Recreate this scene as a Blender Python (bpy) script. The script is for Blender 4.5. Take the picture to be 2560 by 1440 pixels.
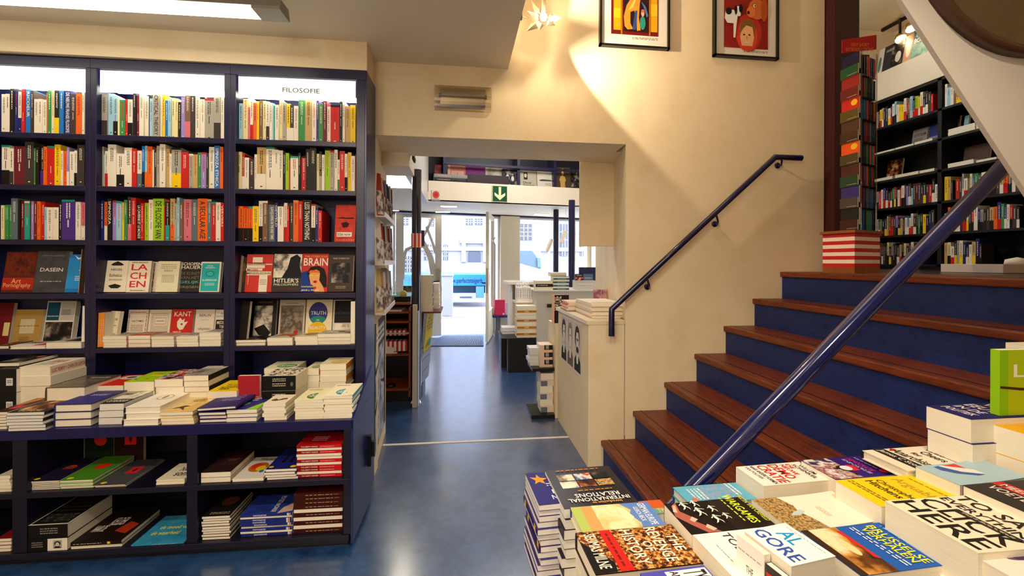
import bpy, math, random
from mathutils import Vector, Matrix
random.seed(7)
V=Vector; PI=math.pi
for o in list(bpy.data.objects): bpy.data.objects.remove(o)
S=bpy.context.scene; COL=S.collection
# ---------------- camera (solved from the photograph's vanishing points) ----------------
F=1101.65; TH=math.radians(6.8577); CY=654.92; RO=math.radians(0.22277); H=1.3
fw=V((math.sin(TH),math.cos(TH),0)); rt=V((math.cos(TH),-math.sin(TH),0)); up=V((0,0,1))
rt,up=(rt*math.cos(RO)+up*math.sin(RO)),(up*math.cos(RO)-rt*math.sin(RO))
cam=bpy.data.cameras.new('camera'); co=bpy.data.objects.new('camera',cam); COL.objects.link(co); S.camera=co
cam.sensor_width=36; cam.lens=F/2560*36; cam.shift_y=(CY-720)/2560; cam.clip_start=.02; cam.clip_end=200
m=Matrix.Identity(4)
for i in range(3): m[i][0]=rt[i]; m[i][1]=up[i]; m[i][2]=-fw[i]
m[2][3]=H; co.matrix_world=m
S.view_settings.view_transform='Standard'; S.view_settings.look='None'; S.view_settings.gamma=1
S.view_settings.use_curve_mapping=False; S.view_settings.exposure=0.46
# ---------------- world and lights ----------------
w=bpy.data.worlds.new('sky'); S.world=w; w.use_nodes=True
bg=w.node_tree.nodes['Background']; bg.inputs[0].default_value=(.78,.88,1,1); bg.inputs[1].default_value=14.0
def area(name,loc,rot,sx,sy,power,col=(1,.86,.68),spread=None):
    l=bpy.data.lights.new(name,'AREA'); l.shape='RECTANGLE'; l.size=sx; l.size_y=sy; l.energy=power; l.color=col
    if spread: l.spread=spread
    o=bpy.data.objects.new(name,l); COL.objects.link(o); o.location=loc; o.rotation_euler=rot; return o
def spot(name,loc,to,power,ang=70,col=(1,.82,.6),blend=.6,r=.03):
    l=bpy.data.lights.new(name,'SPOT'); l.energy=power; l.spot_size=math.radians(ang); l.spot_blend=blend; l.color=col; l.shadow_soft_size=r
    o=bpy.data.objects.new(name,l); COL.objects.link(o); o.location=loc
    o.rotation_euler=(V(to)-V(loc)).to_track_quat('-Z','Y').to_euler(); return o
def point(name,loc,power,col=(1,.8,.55),r=.03):
    l=bpy.data.lights.new(name,'POINT'); l.energy=power; l.color=col; l.shadow_soft_size=r
    o=bpy.data.objects.new(name,l); COL.objects.link(o); o.location=loc; return o
point('ceiling_fill_light',(-.7,-.7,1.8),34,(1,.83,.64),.3)  # unseen fill added behind the camera to brighten the ceiling
area('shop_fill_light',(-.9,.3,2.44),(0,0,0),1.3,.12,22)  # unseen overhead fill added for the general room light
area('shop_fill_light_rear',(-1.6,-1.0,2.44),(0,0,0),1.3,.12,22)  # second unseen overhead fill, added behind the camera
area('stairwell_fill_light',(.9,1.9,4.3),(0,0,0),1.2,1.0,9,(1,.8,.6))  # unseen fill added high over the stairs
spot('table_spot_light',(.75,.25,2.44),(1.0,.9,.7),34,95,(1,.86,.66))
spot('floor_spot_light',(.2,.9,2.44),(.5,2.4,.2),30,100,(1,.85,.68),r=.2)
spot('bookcase_spot_light',(-.9,.75,2.44),(-1.3,2.3,.9),13,110,(1,.86,.68))
# ---------------- materials ----------------
def lin(h):
    if isinstance(h,tuple): return h
    c=[int(h[i:i+2],16)/255 for i in (0,2,4)]
    return tuple((x/12.92 if x<=.04045 else ((x+.055)/1.055)**2.4) for x in c)
_M={}
def M(h,r=.55,metal=0,coat=0,emit=0,spec=.4):
    k=(h,r,metal,coat,emit,spec)
    if k in _M: return _M[k]
    mt=bpy.data.materials.new('paint_%d'%len(_M)); mt.use_nodes=True; b=mt.node_tree.nodes['Principled BSDF']
    b.inputs['Base Color'].default_value=(*lin(h),1); b.inputs['Roughness'].default_value=r; b.inputs['Metallic'].default_value=metal
    b.inputs['Coat Weight'].default_value=coat; b.inputs['Coat Roughness'].default_value=.08; b.inputs['Specular IOR Level'].default_value=spec
    if emit: b.inputs['Emission Color'].default_value=(*lin(h),1); b.inputs['Emission Strength'].default_value=emit
    _M[k]=mt; return mt
def NM(key,cols,scale=8,r=.5,stretch=(1,1,1),coat=0,bump=0,detail=6,spec=.4,kind='NOISE',pos=None,rough=.6,dist=0):
    """noise-mixed procedural material in object space"""
    k=('N',key)
    if key.endswith('print'): r=max(r,.5); spec=.2
    if k in _M: return _M[k]
    mt=bpy.data.materials.new(key); mt.use_nodes=True; nt=mt.node_tree; b=nt.nodes['Principled BSDF']
    tc=nt.nodes.new('ShaderNodeTexCoord'); mp=nt.nodes.new('ShaderNodeMapping'); mp.inputs['Scale'].default_value=stretch
    nt.links.new(tc.outputs['Object'],mp.inputs[0])
    if kind=='VOR': n=nt.nodes.new('ShaderNodeTexVoronoi'); n.inputs['Scale'].default_value=scale; out=n.outputs['Color']
    else:
        n=nt.nodes.new('ShaderNodeTexNoise'); n.inputs['Scale'].default_value=scale; n.inputs['Detail'].default_value=detail; n.inputs['Roughness'].default_value=rough; n.inputs['Distortion'].default_value=dist; out=n.outputs['Fac']
    nt.links.new(mp.outputs[0],n.inputs['Vector'])
    rp=nt.nodes.new('ShaderNodeValToRGB'); el=rp.color_ramp.elements
    pos=pos or [.3+.4*i/(len(cols)-1) for i in range(len(cols))]
    while len(el)<len(cols): el.new(.5)
    for e,c,p in zip(el,cols,pos): e.position=p; e.color=(*lin(c),1)
    nt.links.new(out,rp.inputs[0]); nt.links.new(rp.outputs[0],b.inputs['Base Color'])
    b.inputs['Roughness'].default_value=r; b.inputs['Coat Weight'].default_value=coat; b.inputs['Coat Roughness'].default_value=.2; b.inputs['Specular IOR Level'].default_value=spec
    if bump:
        bm=nt.nodes.new('ShaderNodeBump'); bm.inputs['Strength'].default_value=bump; bm.inputs['Distance'].default_value=.01
        nt.links.new(out,bm.inputs['Height']); nt.links.new(bm.outputs[0],b.inputs['Normal'])
    _M[k]=mt; return mt
def glass(key='clear_glass',tint=(1,1,1),mix=.12):
    if key in _M: return _M[key]
    mt=bpy.data.materials.new(key); mt.use_nodes=True; nt=mt.node_tree; nt.nodes.clear()
    o=nt.nodes.new('ShaderNodeOutputMaterial'); mx=nt.nodes.new('ShaderNodeMixShader'); t=nt.nodes.new('ShaderNodeBsdfTransparent'); g=nt.nodes.new('ShaderNodeBsdfGlossy')
    t.inputs[0].default_value=(*tint,1); g.inputs['Roughness'].default_value=.04; mx.inputs[0].default_value=mix
    nt.links.new(t.outputs[0],mx.inputs[1]); nt.links.new(g.outputs[0],mx.inputs[2]); nt.links.new(mx.outputs[0],o.inputs[0]); _M[key]=mt; return mt
WALL=NM('cream_plaster',['e8d4ac','eedcba','e6d0a8'],3,.75,bump=.05,detail=8)
WHITE=NM('white_paint',['e2d6be','e8dcc6'],2,.55)
NAVY=M('12103a',.35,spec=.45)
NAVY_DAYLIT=M('151c5c',.32,spec=.5)  # lighter, bluer navy: daylight on the side panels put into the paint
DARKN=M('0b0a22',.45)
FLOOR=NM('blue_linoleum',['0a1c42','163662','264c7c','0e284e'],7,.34,bump=.03,detail=14,rough=.8,spec=.7,coat=1)
RISER=NM('blue_riser_linoleum',['08123c','142a68','0c1a4e'],14,.6,bump=.05,detail=12,rough=.75)
WOOD=NM('brown_tread_wood',['4a1c0a','7a3616','5a260e','8a4620'],5,.42,stretch=(9,.7,9),bump=.08,detail=8,dist=.6)
WOODR=NM('reddish_shelf_wood',['7a3012','93401c','6a2810'],4,.45,stretch=(1,8,8))
FLOOR.node_tree.nodes['Principled BSDF'].inputs['Coat IOR'].default_value=1.9
STEEL=M('b4b0a8',.3,1); CHROME=M('d8d4cc',.12,1); BLK=M('0c0b0d',.4)
# ---------------- mesh builder ----------------
class MB:
    def __init__(s): s.v=[]; s.f=[]; s.mi=[]; s.ms=[]; s.sm=[]
    def m(s,mat):
        if mat not in s.ms: s.ms.append(mat)
        return s.ms.index(mat)
    def add(s,vs,fs,mat,smooth=False):
        b=len(s.v); s.v+=[tuple(x) for x in vs]; i=s.m(mat)
        for f in fs: s.f.append([b+j for j in f]); s.mi.append(i); s.sm.append(smooth)
        return s
    def box(s,x0,y0,z0,x1,y1,z1,mat,X=None):
        vs=[V((x,y,z)) for z in (z0,z1) for y in (y0,y1) for x in (x0,x1)]
        if X: vs=[X@p for p in vs]
        return s.add(vs,[(0,2,3,1),(4,5,7,6),(0,1,5,4),(2,6,7,3),(0,4,6,2),(1,3,7,5)],mat)
    def prism(s,pts,d,mat,X=None):
        """pts planar polygon (3-D), extruded along vector d"""
        pts=[V(p) for p in pts]; d=V(d); n=len(pts)
        vs=pts+[p+d for p in pts]
        nor=V((0,0,0))
        for i in range(n): nor+=pts[i].cross(pts[(i+1)%n])
        fs=[tuple(range(n-1,-1,-1)),tuple(range(n,2*n))]+[(i,(i+1)%n,n+(i+1)%n,n+i) for i in range(n)]
        if nor.dot(d)<0: fs=[tuple(reversed(f)) for f in fs]
        if X: vs=[X@p for p in vs]
        return s.add(vs,fs,mat)
    def tube(s,pts,r,mat,n=14,cap=True):
        pts=[V(p) for p in pts]; rs=r if isinstance(r,(list,tuple)) else [r]*len(pts); vs=[]; fs=[]
        t=(pts[1]-pts[0]).normalized(); a=t.orthogonal().normalized(); prev=t
        for i,p in enumerate(pts):
            t=(pts[min(i+1,len(pts)-1)]-pts[max(i-1,0)]).normalized()
            if 0<i<len(pts)-1:
                t=((pts[i]-pts[i-1]).normalized()+(pts[i+1]-pts[i]).normalized()).normalized()
            a=(a-t*a.dot(t)).normalized(); b=t.cross(a)
            k=1
            if 0<i<len(pts)-1: k=1/max(.5,(pts[i]-pts[i-1]).normalized().dot(t))
            for j in range(n):
                an=2*PI*j/n; vs.append(p+(a*math.cos(an)+b*math.sin(an))*rs[i]*(k if False else 1))
        for i in range(len(pts)-1):
            for j in range(n): fs.append((i*n+j,i*n+(j+1)%n,(i+1)*n+(j+1)%n,(i+1)*n+j))
        s.add(vs,fs,mat,True)
        if cap: s.add(vs[:n],[tuple(range(n-1,-1,-1))],mat); s.add(vs[-n:],[tuple(range(n))],mat)
        return s
    def lathe(s,prof,c,mat,axis=(0,0,1),n=24):
        ax=V(axis).normalized(); a=ax.orthogonal().normalized(); b=ax.cross(a); c=V(c); vs=[]; fs=[]
        for r,h in prof:
            for j in range(n): an=2*PI*j/n; vs.append(c+ax*h+(a*math.cos(an)+b*math.sin(an))*r)
        for i in range(len(prof)-1):
            for j in range(n): fs.append((i*n+j,i*n+(j+1)%n,(i+1)*n+(j+1)%n,(i+1)*n+j))
        return s.add(vs,fs,mat,True)
    def mesh(s,name):
        me=bpy.data.meshes.new(name); me.from_pydata(s.v,[],s.f)
        for x in s.ms: me.materials.append(x)
        me.polygons.foreach_set('material_index',s.mi); me.polygons.foreach_set('use_smooth',s.sm); me.update(); return me
    def obj(s,name,parent=None,bevel=0):
        o=link(name,s.mesh(name),parent)
        if bevel:
            b=o.modifiers.new('bevel','BEVEL'); b.width=bevel; b.segments=2; b.limit_method='ANGLE'
        return o
def link(name,data,parent=None):
    o=bpy.data.objects.new(name,data); COL.objects.link(o)
    if parent is not None: o.parent=parent
    return o
LABELS={}
def tag(o,label,cat,group=None,kind=None):
    o['label']=label; o['category']=cat
    if group: o['group']=group
    if kind: o['kind']=kind
    LABELS.setdefault(label,[]).append(group); return o
def thing(name,label,cat,loc=(0,0,0),group=None,mat=None):
    o=link(name,None); o.empty_display_size=.05
    if mat is not None: o.matrix_world=mat
    else: o.location=loc
    return tag(o,label,cat,group)
def struct(mb,name,bevel=0):
    o=mb.obj(name,None,bevel); o['kind']='structure'; return o
# ---------------- text and cover art ----------------
_T={}
def glyphs(txt):
    if txt in _T: return _T[txt]
    cu=bpy.data.curves.new('t','FONT'); cu.body=txt; cu.resolution_u=2; cu.size=1; cu.offset=.012; cu.align_x='CENTER'
    o=bpy.data.objects.new('t',cu); me=o.to_mesh()
    vs=[(v.co.x,v.co.y) for v in me.vertices]; fs=[tuple(p.vertices) for p in me.polygons]
    o.to_mesh_clear(); bpy.data.objects.remove(o); bpy.data.curves.remove(cu)
    if not vs: _T[txt]=([],[]); return _T[txt]
    x0=min(a for a,b in vs); x1=max(a for a,b in vs); y0=min(b for a,b in vs); y1=max(b for a,b in vs)
    vs=[((a-x0)/(x1-x0+1e-9),(b-y0)/(y1-y0+1e-9)) for a,b in vs]; _T[txt]=(vs,fs); return _T[txt]
def rotuv(u,v,rot):
    return {0:(u,v),90:(1-v,u),180:(1-u,1-v),270:(v,1-u)}[rot]
def art(mb,o,eu,ev,items,eps=.00025):
    """items drawn in the unit square spanned by eu, ev at o; each lies a hair above the last"""
    o=V(o); eu=V(eu); ev=V(ev); n=eu.cross(ev).normalized(); k=0
    for it in items or []:
        k+=1; off=n*eps*k; t=it[0]; mat=it[1] if not isinstance(it[1],str) else M(it[1],.6,spec=.2)
        P=lambda u,v: o+eu*u+ev*v+off
        if t=='r':
            u0,v0,u1,v1=it[2:6]; mb.add([P(u0,v0),P(u1,v0),P(u1,v1),P(u0,v1)],[(0,1,2,3)],mat)
        elif t=='e':
            cu,cv,ru,rv=it[2:6]; N=28; mb.add([P(cu+ru*math.cos(2*PI*i/N),cv+rv*math.sin(2*PI*i/N)) for i in range(N)],[tuple(range(N))],mat)
        elif t=='p': mb.add([P(u,v) for u,v in it[2]],[tuple(range(len(it[2])))],mat)
        elif t=='t':
            u0,v0,u1,v1=it[3:7]; rot=it[7] if len(it)>7 else 0; vs,fs=glyphs(it[2])
            if not vs: continue
            q=[]
            for a,b in vs:
                a2,b2=rotuv(a,b,rot); q.append(P(u0+(u1-u0)*a2,v0+(v1-v0)*b2))
            mb.add(q,fs,mat)
        elif t=='l':   # broken lines of small print: colour, u0,v0,u1,v1, rows, direction (0 along u, 1 along v)
            u0,v0,u1,v1,nr,dr=it[2:8]; rr=random.Random(str(it[2:]))
            for i in range(nr):
                c0=0.0
                while c0<1:
                    ln=rr.uniform(.05,.16); c1=min(1,c0+ln); a=(i+.25)/nr; b=(i+.7)/nr
                    if dr==0: q=[(u0+(u1-u0)*c0,v0+(v1-v0)*a),(u0+(u1-u0)*c1,v0+(v1-v0)*a),(u0+(u1-u0)*c1,v0+(v1-v0)*b),(u0+(u1-u0)*c0,v0+(v1-v0)*b)]
                    else: q=[(u0+(u1-u0)*a,v0+(v1-v0)*c0),(u0+(u1-u0)*b,v0+(v1-v0)*c0),(u0+(u1-u0)*b,v0+(v1-v0)*c1),(u0+(u1-u0)*a,v0+(v1-v0)*c1)]
                    mb.add([P(*x) for x in q],[(0,1,2,3)],mat); c0=c1+rr.uniform(.02,.05)
# ---------------- books ----------------
PAGE=NM('page_edges',['e6dcc4','efe7d4','dccfb2'],30,.8,stretch=(.3,.3,40),detail=3)
PAGE2=NM('grey_page_edges',['d8d4ce','e6e2dc','cbc6be'],30,.8,stretch=(.3,.3,40),detail=3)
def bookmesh(w,d,t,col,side='L',hard=False,front=None,spine=None,spinecol=None,page=None,stand=False,curl=0,back=None):
    """lying book: x 0..w, y 0..d, front cover on top at z=t; side = closed side L R N F"""
    c=.0024 if hard else .0009; ov=.0028 if hard else .0; mb=MB(); cm=col if not isinstance(col,str) else M(col,.5,spec=.3); sm=(M(spinecol,.5,spec=.3) if spinecol else cm)
    if curl and not hard:
        n=8; vs=[]; fs=[]
        for i in range(n+1):
            x=w*i/n; z=curl*max(0,(i/n-.35))**2
            vs+=[(x,0,t-c+z),(x,d,t-c+z),(x,0,t+z),(x,d,t+z)]
        for i in range(n):
            a=4*i; b=a+4; fs+=[(a+2,b+2,b+3,a+3),(a,a+1,b+1,b),(a,b,b+2,a+2),(a+1,a+3,b+3,b+1)]
        fs+=[(0,2,3,1),(4*n,4*n+1,4*n+3,4*n+2)]; mb.add(vs,fs,cm)
    else: mb.box(0,0,t-c,w,d,t,cm)
    mb.box(0,0,0,w,d,c,back if back else cm)
    e=c if hard else c
    S4={'L':(0,0,e,d),'R':(w-e,0,w,d),'N':(0,0,w,e),'F':(0,d-e,w,d)}[side]
    if hard:   # rounded spine
        r=.35*t if t<.02 else .006; n=6; pts=[]
        for i in range(n+1):
            a=-PI/2+PI*i/n; pts.append((math.cos(a)*min(r,.004),t/2+math.sin(a)*t/2))
        if side=='L': mb.prism([(-p,0,z) for p,z in pts]+[(e,0,t),(e,0,0)],(0,d,0),sm)
        if side=='R': mb.prism([(w+p,0,z) for p,z in pts]+[(w-e,0,t),(w-e,0,0)],(0,d,0),sm)
        if side=='N': mb.prism([(0,-p,z) for p,z in pts]+[(0,e,t),(0,e,0)],(w,0,0),sm)
        if side=='F': mb.prism([(0,d+p,z) for p,z in pts]+[(0,d-e,t),(0,d-e,0)],(w,0,0),sm)
    else: mb.box(S4[0],S4[1],c,S4[2],S4[3],t-c,sm)
    art(mb,(0,0,t),(w,0,0),(0,d,0),front)
    so=.0042 if hard else .0001
    if spine:
        if stand: art(mb,(w,-so,t),(-w,0,0),(0,0,-t),spine)
        elif side=='N': art(mb,(0,-so,0),(w,0,0),(0,0,t),spine)
        elif side=='R': art(mb,(w+so,0,0),(0,d,0),(0,0,t),spine)
        elif side=='L': art(mb,(-so,d,0),(0,-d,0),(0,0,t),spine)
    x0,y0,x1,y1=[ov if s!=side else 0 for s in 'LNRF'];
    g=.0005
    pg=MB().box(x0+g if side!='L' else c,y0+g if side!='N' else c,c,w-x1-g if side!='R' else w-c,d-y1-g if side!='F' else d-c,t-c,page or PAGE)
    return mb.mesh('cover'),pg.mesh('page_block')
def place(bm,mat,label,group=None,name='book'):
    r=thing(name,label,'book',group=group,mat=mat)
    link('cover',bm[0],r); link('page_block',bm[1],r); return r
def frame(o,ex,ey,ez):
    m=Matrix.Identity(4)
    for i in range(3): m[i][0]=ex[i]; m[i][1]=ey[i]; m[i][2]=ez[i]; m[i][3]=o[i]
    return m
# ---------------- turning a point of the photograph into a point on a known plane of the room ----------------
def ray(px,py): return fw+rt*((px-1280)/F)-up*((py-CY)/F)
def on(px,py,n,d):
    n=V(n); R=ray(px,py); O=V((0,0,H)); return O+R*((d-n.dot(O))/n.dot(R))
def AZ(px,py,z): return on(px,py,(0,0,1),z)
def AX(px,py,x): return on(px,py,(1,0,0),x)
def AY(px,py,y): return on(px,py,(0,1,0),y)
A0=-.0187; ux=V((math.cos(A0),math.sin(A0),0)); uy=V((-math.sin(A0),math.cos(A0),0))   # the bookcase stands one degree off the room's axes
def AV(px,py,v): return on(px,py,uy,v)
def UV(u,v,z=0): return ux*u+uy*v+V((0,0,z))
BX=frame((0,0,0),ux,uy,V((0,0,1)))
def crop(c,x,y): return (c[0]+x/c[2],c[1]+y/c[2])
PAL=dict(W='ece2cf',C='e8d9a0',S='a9a294',G='5c6c74',K='17120f',D='3d3230',R='c81c16',O='ee6410',Y='f4c80a',N='1c2468',B='1a74be',L='9cc8dc',T='1f9c8c',E='3a8a48',I='9cc81e',P='4b2a86',V='9a86c8',M='6e1626',U='7d5a44',A='c8a468',Q='d8707c')
CN=dict(W='ivory',C='cream',S='grey',G='slate blue',K='black',D='charcoal',R='red',O='orange',Y='yellow',N='navy',B='blue',L='pale blue',T='teal',E='green',I='lime',P='purple',V='lavender',M='maroon',U='brown',A='tan',Q='pink')
ORD=['first','second','third','fourth','fifth','sixth','seventh','eighth','ninth','tenth','eleventh','twelfth','thirteenth','fourteenth','fifteenth']
DARKC='KDNPMGTUEB'
def spine_row(c,x0,spec,place_xz,right,depth,zb,where,group,bookdepth=.13):
    """one shelf of upright books; spec 'xright,top,colour[/lower colour][|title]' in crop coordinates"""
    ent=[]; xl=x0
    for s in spec.split(';'):
        s=s.strip()
        if not s: continue
        s,_,title=s.partition('|'); a,b,cc=s.split(','); c1,_,c2=cc.partition('/')
        if b.endswith('_'): xl=float(b[:-1]); continue
        ent.append((xl,float(a),float(b),c1,c2,title)); xl=float(a)
    seen={}; cnt={}
    for e in ent: cnt[e[3]]=cnt.get(e[3],0)+1
    for i,(xa,xb,yt,c1,c2,title) in enumerate(ent):
        pl=place_xz(*crop(c,xa,yt)); pr=place_xz(*crop(c,xb,yt)); pt=place_xz(*crop(c,(xa+xb)/2,yt))
        t=max(.004,(pr-pl).dot(right)-.0006); h=pt.z-zb; rr=random.Random(i*31+len(ent)+int(yt))
        ink='ece2cf' if c1 in DARKC+'R' else ('2a2422' if c1 in 'WCSLAIYQO' else 'e8e0d0')
        sp=[]
        if c2: sp.append(('r',PAL[c2],.62,0,1,1))
        if title: sp.append(('t',ink,title,.06,.22,.94 if len(title)>12 else .62,.78))
        else:
            k=rr.random(); L=rr.uniform(.25,.45)
            if t>.009: sp.append(('l',ink if k<.8 else PAL['R'],.08,.3,.08+L,.7,1 if t<.02 else 2,0))
            if t>.012 and k>.3: sp.append(('l',ink,.12+L,.38,.3+L,.62,1,0))
            if t>.009 and rr.random()<.5: q_=rr.uniform(.86,.95); sp.append(('r','ece2cf' if c2 and c2 in DARKC else ink,q_,.38,q_+.02,.62))
            if t>.02 and k>.6: sp.append(('r',PAL[rr.choice('RAKTW')],.0,0,.05,1))
        bm=bookmesh(h,bookdepth*rr.uniform(.93,1.05),t,PAL[c1],'N',False,None,sp,stand=True)
        seen[c1]=seen.get(c1,0)+1
        lf=CN[ent[i-1][3]] if i else None; rg=CN[ent[i+1][3]] if i+1<len(ent) else None
        size='thick' if t>.032 else ('slim' if t<.014 else 'upright')
        if title: lab='%s book with %s down its spine, %s'%(CN[c1],' '.join(title.split()[:3]).title(),where)
        elif cnt[c1]==1: lab='%s %s book, the only %s spine on the %s'%(size,CN[c1],CN[c1],where)
        elif cnt[c1]<=15: lab='%s %s book, %s %s spine from the left, %s'%(size,CN[c1],ORD[seen[c1]-1],CN[c1],where)
        o=pr.copy(); o.z=zb
        o+=depth*rr.uniform(0,.008)
        place(bm,frame(o,V((0,0,1)),depth,-right),lab,group)
# ================= THE SETTING =================
mb=MB(); mb.box(-3.6,-2.4,-.05,5.0,7.95,0,FLOOR); struct(mb,'floor')
mb=MB(); mb.box(-.53,3.19,0,.86,3.215,.003,M('d8d0c4',.4)); struct(mb,'trim_1')
# main wall with the wide opening
mb=MB(); mb.prism([(-3.6,2.79,0),(-.6,2.71,0),(-.56,2.698,0),(-.504,2.698,0),(-.504,2.86,0),(-3.6,2.95,0)],(0,0,4.5),WALL); mb.prism([(-.504,2.698,0),(-.551,3.45,0),(-.60,3.45,0),(-.60,2.698,0)],(0,0,2.052),WALL); struct(mb,'wall_back_left')
mb=MB(); mb.box(-.504,2.698,2.052,1.053,3.2,4.5,WALL); mb.box(1.053,2.9,2.052,1.25,3.2,4.5,WALL); mb.box(-.7,2.86,2.052,-.504,3.2,4.5,WALL); struct(mb,'wall_above_opening')
mb=MB(); mb.prism([(1.053,2.698,0),(2.44,2.698,0),(2.44,2.95,0),(1.55,4.1,0),(1.30,4.1,0),(1.18,3.3,0)],(0,0,4.5),WALL); struct(mb,'wall_stair')
mb=MB(); mb.box(1.0495,2.6965,.2,1.052,2.698,2.05,M('efe2c8',.5)); struct(mb,'trim_2')
# soffit box over the bookcase, ceiling, upper ceiling, other walls of the shop
mb=MB(); mb.box(-3.6,2.466,2.335,-.50,2.698,2.488,WALL); struct(mb,'wall_soffit')
mb=MB(); mb.box(-3.6,-2.4,2.488,.295,2.698,2.68,WHITE); struct(mb,'ceiling')
mb=MB(); mb.box(.295,-2.4,4.45,5.0,2.95,4.5,WHITE); struct(mb,'ceiling_upper')
mb=MB(); mb.box(.275,-2.4,2.68,.295,2.698,4.45,WALL); struct(mb,'wall_stairwell_left')
mb=MB(); mb.box(-3.65,-2.4,0,-3.6,2.9,2.5,WALL); struct(mb,'wall_left')
mb=MB(); mb.box(-3.6,-2.45,0,5.0,-2.4,4.5,WALL); struct(mb,'wall_front')
mb=MB(); mb.box(4.95,-2.4,0,5.0,4.6,4.5,WALL); struct(mb,'wall_right')
# ---- staircase
STX=[.893,1.102,1.311,1.516,1.718,1.921,2.118]
st=MB()
for i,x in enumerate(STX):
    z=(i+1)*.1775
    st.box(x+.014,1.16,z-.1775,x+.024,2.698,z-.03,RISER)
o=struct(st,'stair_riser'); del o['kind']
st_t=link('staircase',None); tag(st_t,'staircase of brown wooden treads over blue risers climbing beside the cream wall','staircase'); st_t.location=(.893,1.9,0)
bpy.data.objects.remove(o)
for i,x in enumerate(STX):
    z=(i+1)*.1775; xe=STX[i+1]+.03 if i<6 else x+.34
    r=MB(); r.box(x+.018,1.18,z-.1775,x+.03,2.698,z-.034,RISER); ro=r.obj('riser',st_t); ro.matrix_parent_inverse=st_t.matrix_world.inverted()
    t=MB(); t.box(x,1.18,z-.034,xe,2.698,z,WOOD); to=t.obj('tread',st_t,.006)
    g=MB(); g.box(x+.050,1.18,z-.002,x+.057,2.698,z+.0006,BLK); go=g.obj('anti_slip_groove',to)
for c in st_t.children_recursive: c.matrix_parent_inverse=Matrix.Identity(4)
for c in st_t.children: c.location=-st_t.location
# side of the stair under the treads
mb=MB(); pts=[(STX[0]+.03,1.15,0)]
for i,x in enumerate(STX): pts+=[(x+.03,1.15,i*.1775),(x+.03,1.15,(i+1)*.1775-.034)]
pts+=[(2.9,1.15,1.2),(2.9,1.15,0)]
mb.prism([(a_,1.164,c_) for a_,_,c_ in pts],(0,.012,0),WHITE); struct(mb,'wall_under_stairs')
# upper floor behind the landing
LAND=NM('dark_landing_wood',['1c0e0a','2c160e','160b08'],4,.3,stretch=(8,.8,8),coat=.3)
mb=MB(); mb.box(2.44,-2.4,1.10,4.95,4.5,1.241,LAND); struct(mb,'floor_upper')
mb=MB(); mb.box(2.44,4.5,1.1,5.0,4.6,4.5,WHITE); struct(mb,'wall_upper_back')
mb=MB(); mb.box(2.64,2.3,3.95,4.95,4.5,4.0,WHITE); struct(mb,'ceiling_upper_room')
mb=MB(); mb.box(4.60,2.0,3.10,4.95,4.5,3.40,WHITE); struct(mb,'wall_upper_soffit')
mb=MB(); mb.box(2.445,2.62,1.242,2.60,2.78,4.45,M('3a0610',.45)); mb.box(2.60,2.63,1.242,2.632,2.77,4.45,M('0d0c12',.4)); struct(mb,'pillar_red')
# white stringer wall of the flight above, with a convex mirror on it
mb=MB(); mb.prism([(1.12,1.0,1.974),(1.4895,1.0,1.502),(1.80,1.0,1.105),(2.4,1.0,1.105),(2.4,1.0,3.6),(-.15,1.0,3.6)],(0,.012,0),M('cfc4b8',.6)); struct(mb,'wall_flight_above')
# ---- corridor and front room
mb=MB(); mb.box(-3.0,3.2,2.15,-.43,8.6,2.25,WHITE); mb.prism([(-.43,6.12,2.15),(2.6,6.59,2.15),(2.6,8.6,2.15),(-.43,8.6,2.15)],(0,0,.1),WHITE); struct(mb,'ceiling_shopfront')
mb=MB(); mb.prism([(-.42,6.12,2.15),(2.6,6.57,2.15),(2.6,6.70,2.15),(-.42,6.25,2.15)],(0,0,.26),WHITE); struct(mb,'beam_mezzanine')
mb=MB(); mb.box(-.50,3.3,2.10,-.425,6.2,2.95,M('c2bcb6',.35)); struct(mb,'beam_left')
mb=MB(); mb.box(-.56,3.10,1.958,-.345,3.46,2.052,WHITE); struct(mb,'wall_box_left')
mb=MB(); mb.box(-3.0,3.2,3.4,2.6,8.6,3.45,WHITE); struct(mb,'ceiling_void')
mb=MB(); mb.box(2.55,4.6,0,2.6,8.6,3.45,WHITE); mb.box(1.5,4.05,0,2.6,4.1,1.1,WHITE); struct(mb,'wall_shop_right')
mb=MB(); mb.box(-3.05,2.86,0,-3.0,8.6,3.45,WHITE); mb.box(-3.0,2.86,0,-.6,2.9,2.2,WHITE); struct(mb,'wall_shop_left')
# storefront runs slightly askew: from (-3, 7.07) to (2.6, 8.35)
SF0=V((-1.14,7.50,0)); SFd=(V((2.315,8.29,0))-SF0).normalized(); SFn=V((-SFd.y,SFd.x,0))
SF=frame(SF0,SFd,SFn,V((0,0,1)))
def sfx(px,py=700):    # distance along the storefront of a column of the picture
    n=SFn; return (on(px,py,n,n.dot(SF0))-SF0).dot(SFd)
def sfz(px,py): return on(px,py,SFn,SFn.dot(SF0)).z
mb=MB(); mb.box(-2.2,-.02,2.12,3.7,.14,2.16,M('1a2248',.4),SF); mb.box(-2.2,0,2.16,3.7,.12,3.45,WHITE,SF); struct(mb,'wall_shopfront_top')
a,b=sfx(1250),sfx(1297)
mb=MB(); mb.box(a,-.04,0,b,.12,2.13,WHITE,SF); struct(mb,'pillar_shopfront')
mb=MB(); mb.box(sfx(1228),0,0,a,.12,.34,M('9aa0a8',.6),SF); mb.box(b,0,0,sfx(1500),.12,.34,M('9aa0a8',.6),SF); mb.box(sfx(1493),0,0,3.7,.12,2.13,WHITE,SF); mb.box(-2.2,0,0,sfx(972),.12,2.13,WHITE,SF); struct(mb,'wall_shopfront')
mb=MB(); mb.box(sfx(1222),-.32,.335,sfx(1300),.0,.365,M('24306c',.35),SF); struct(mb,'window_sill')
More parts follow.
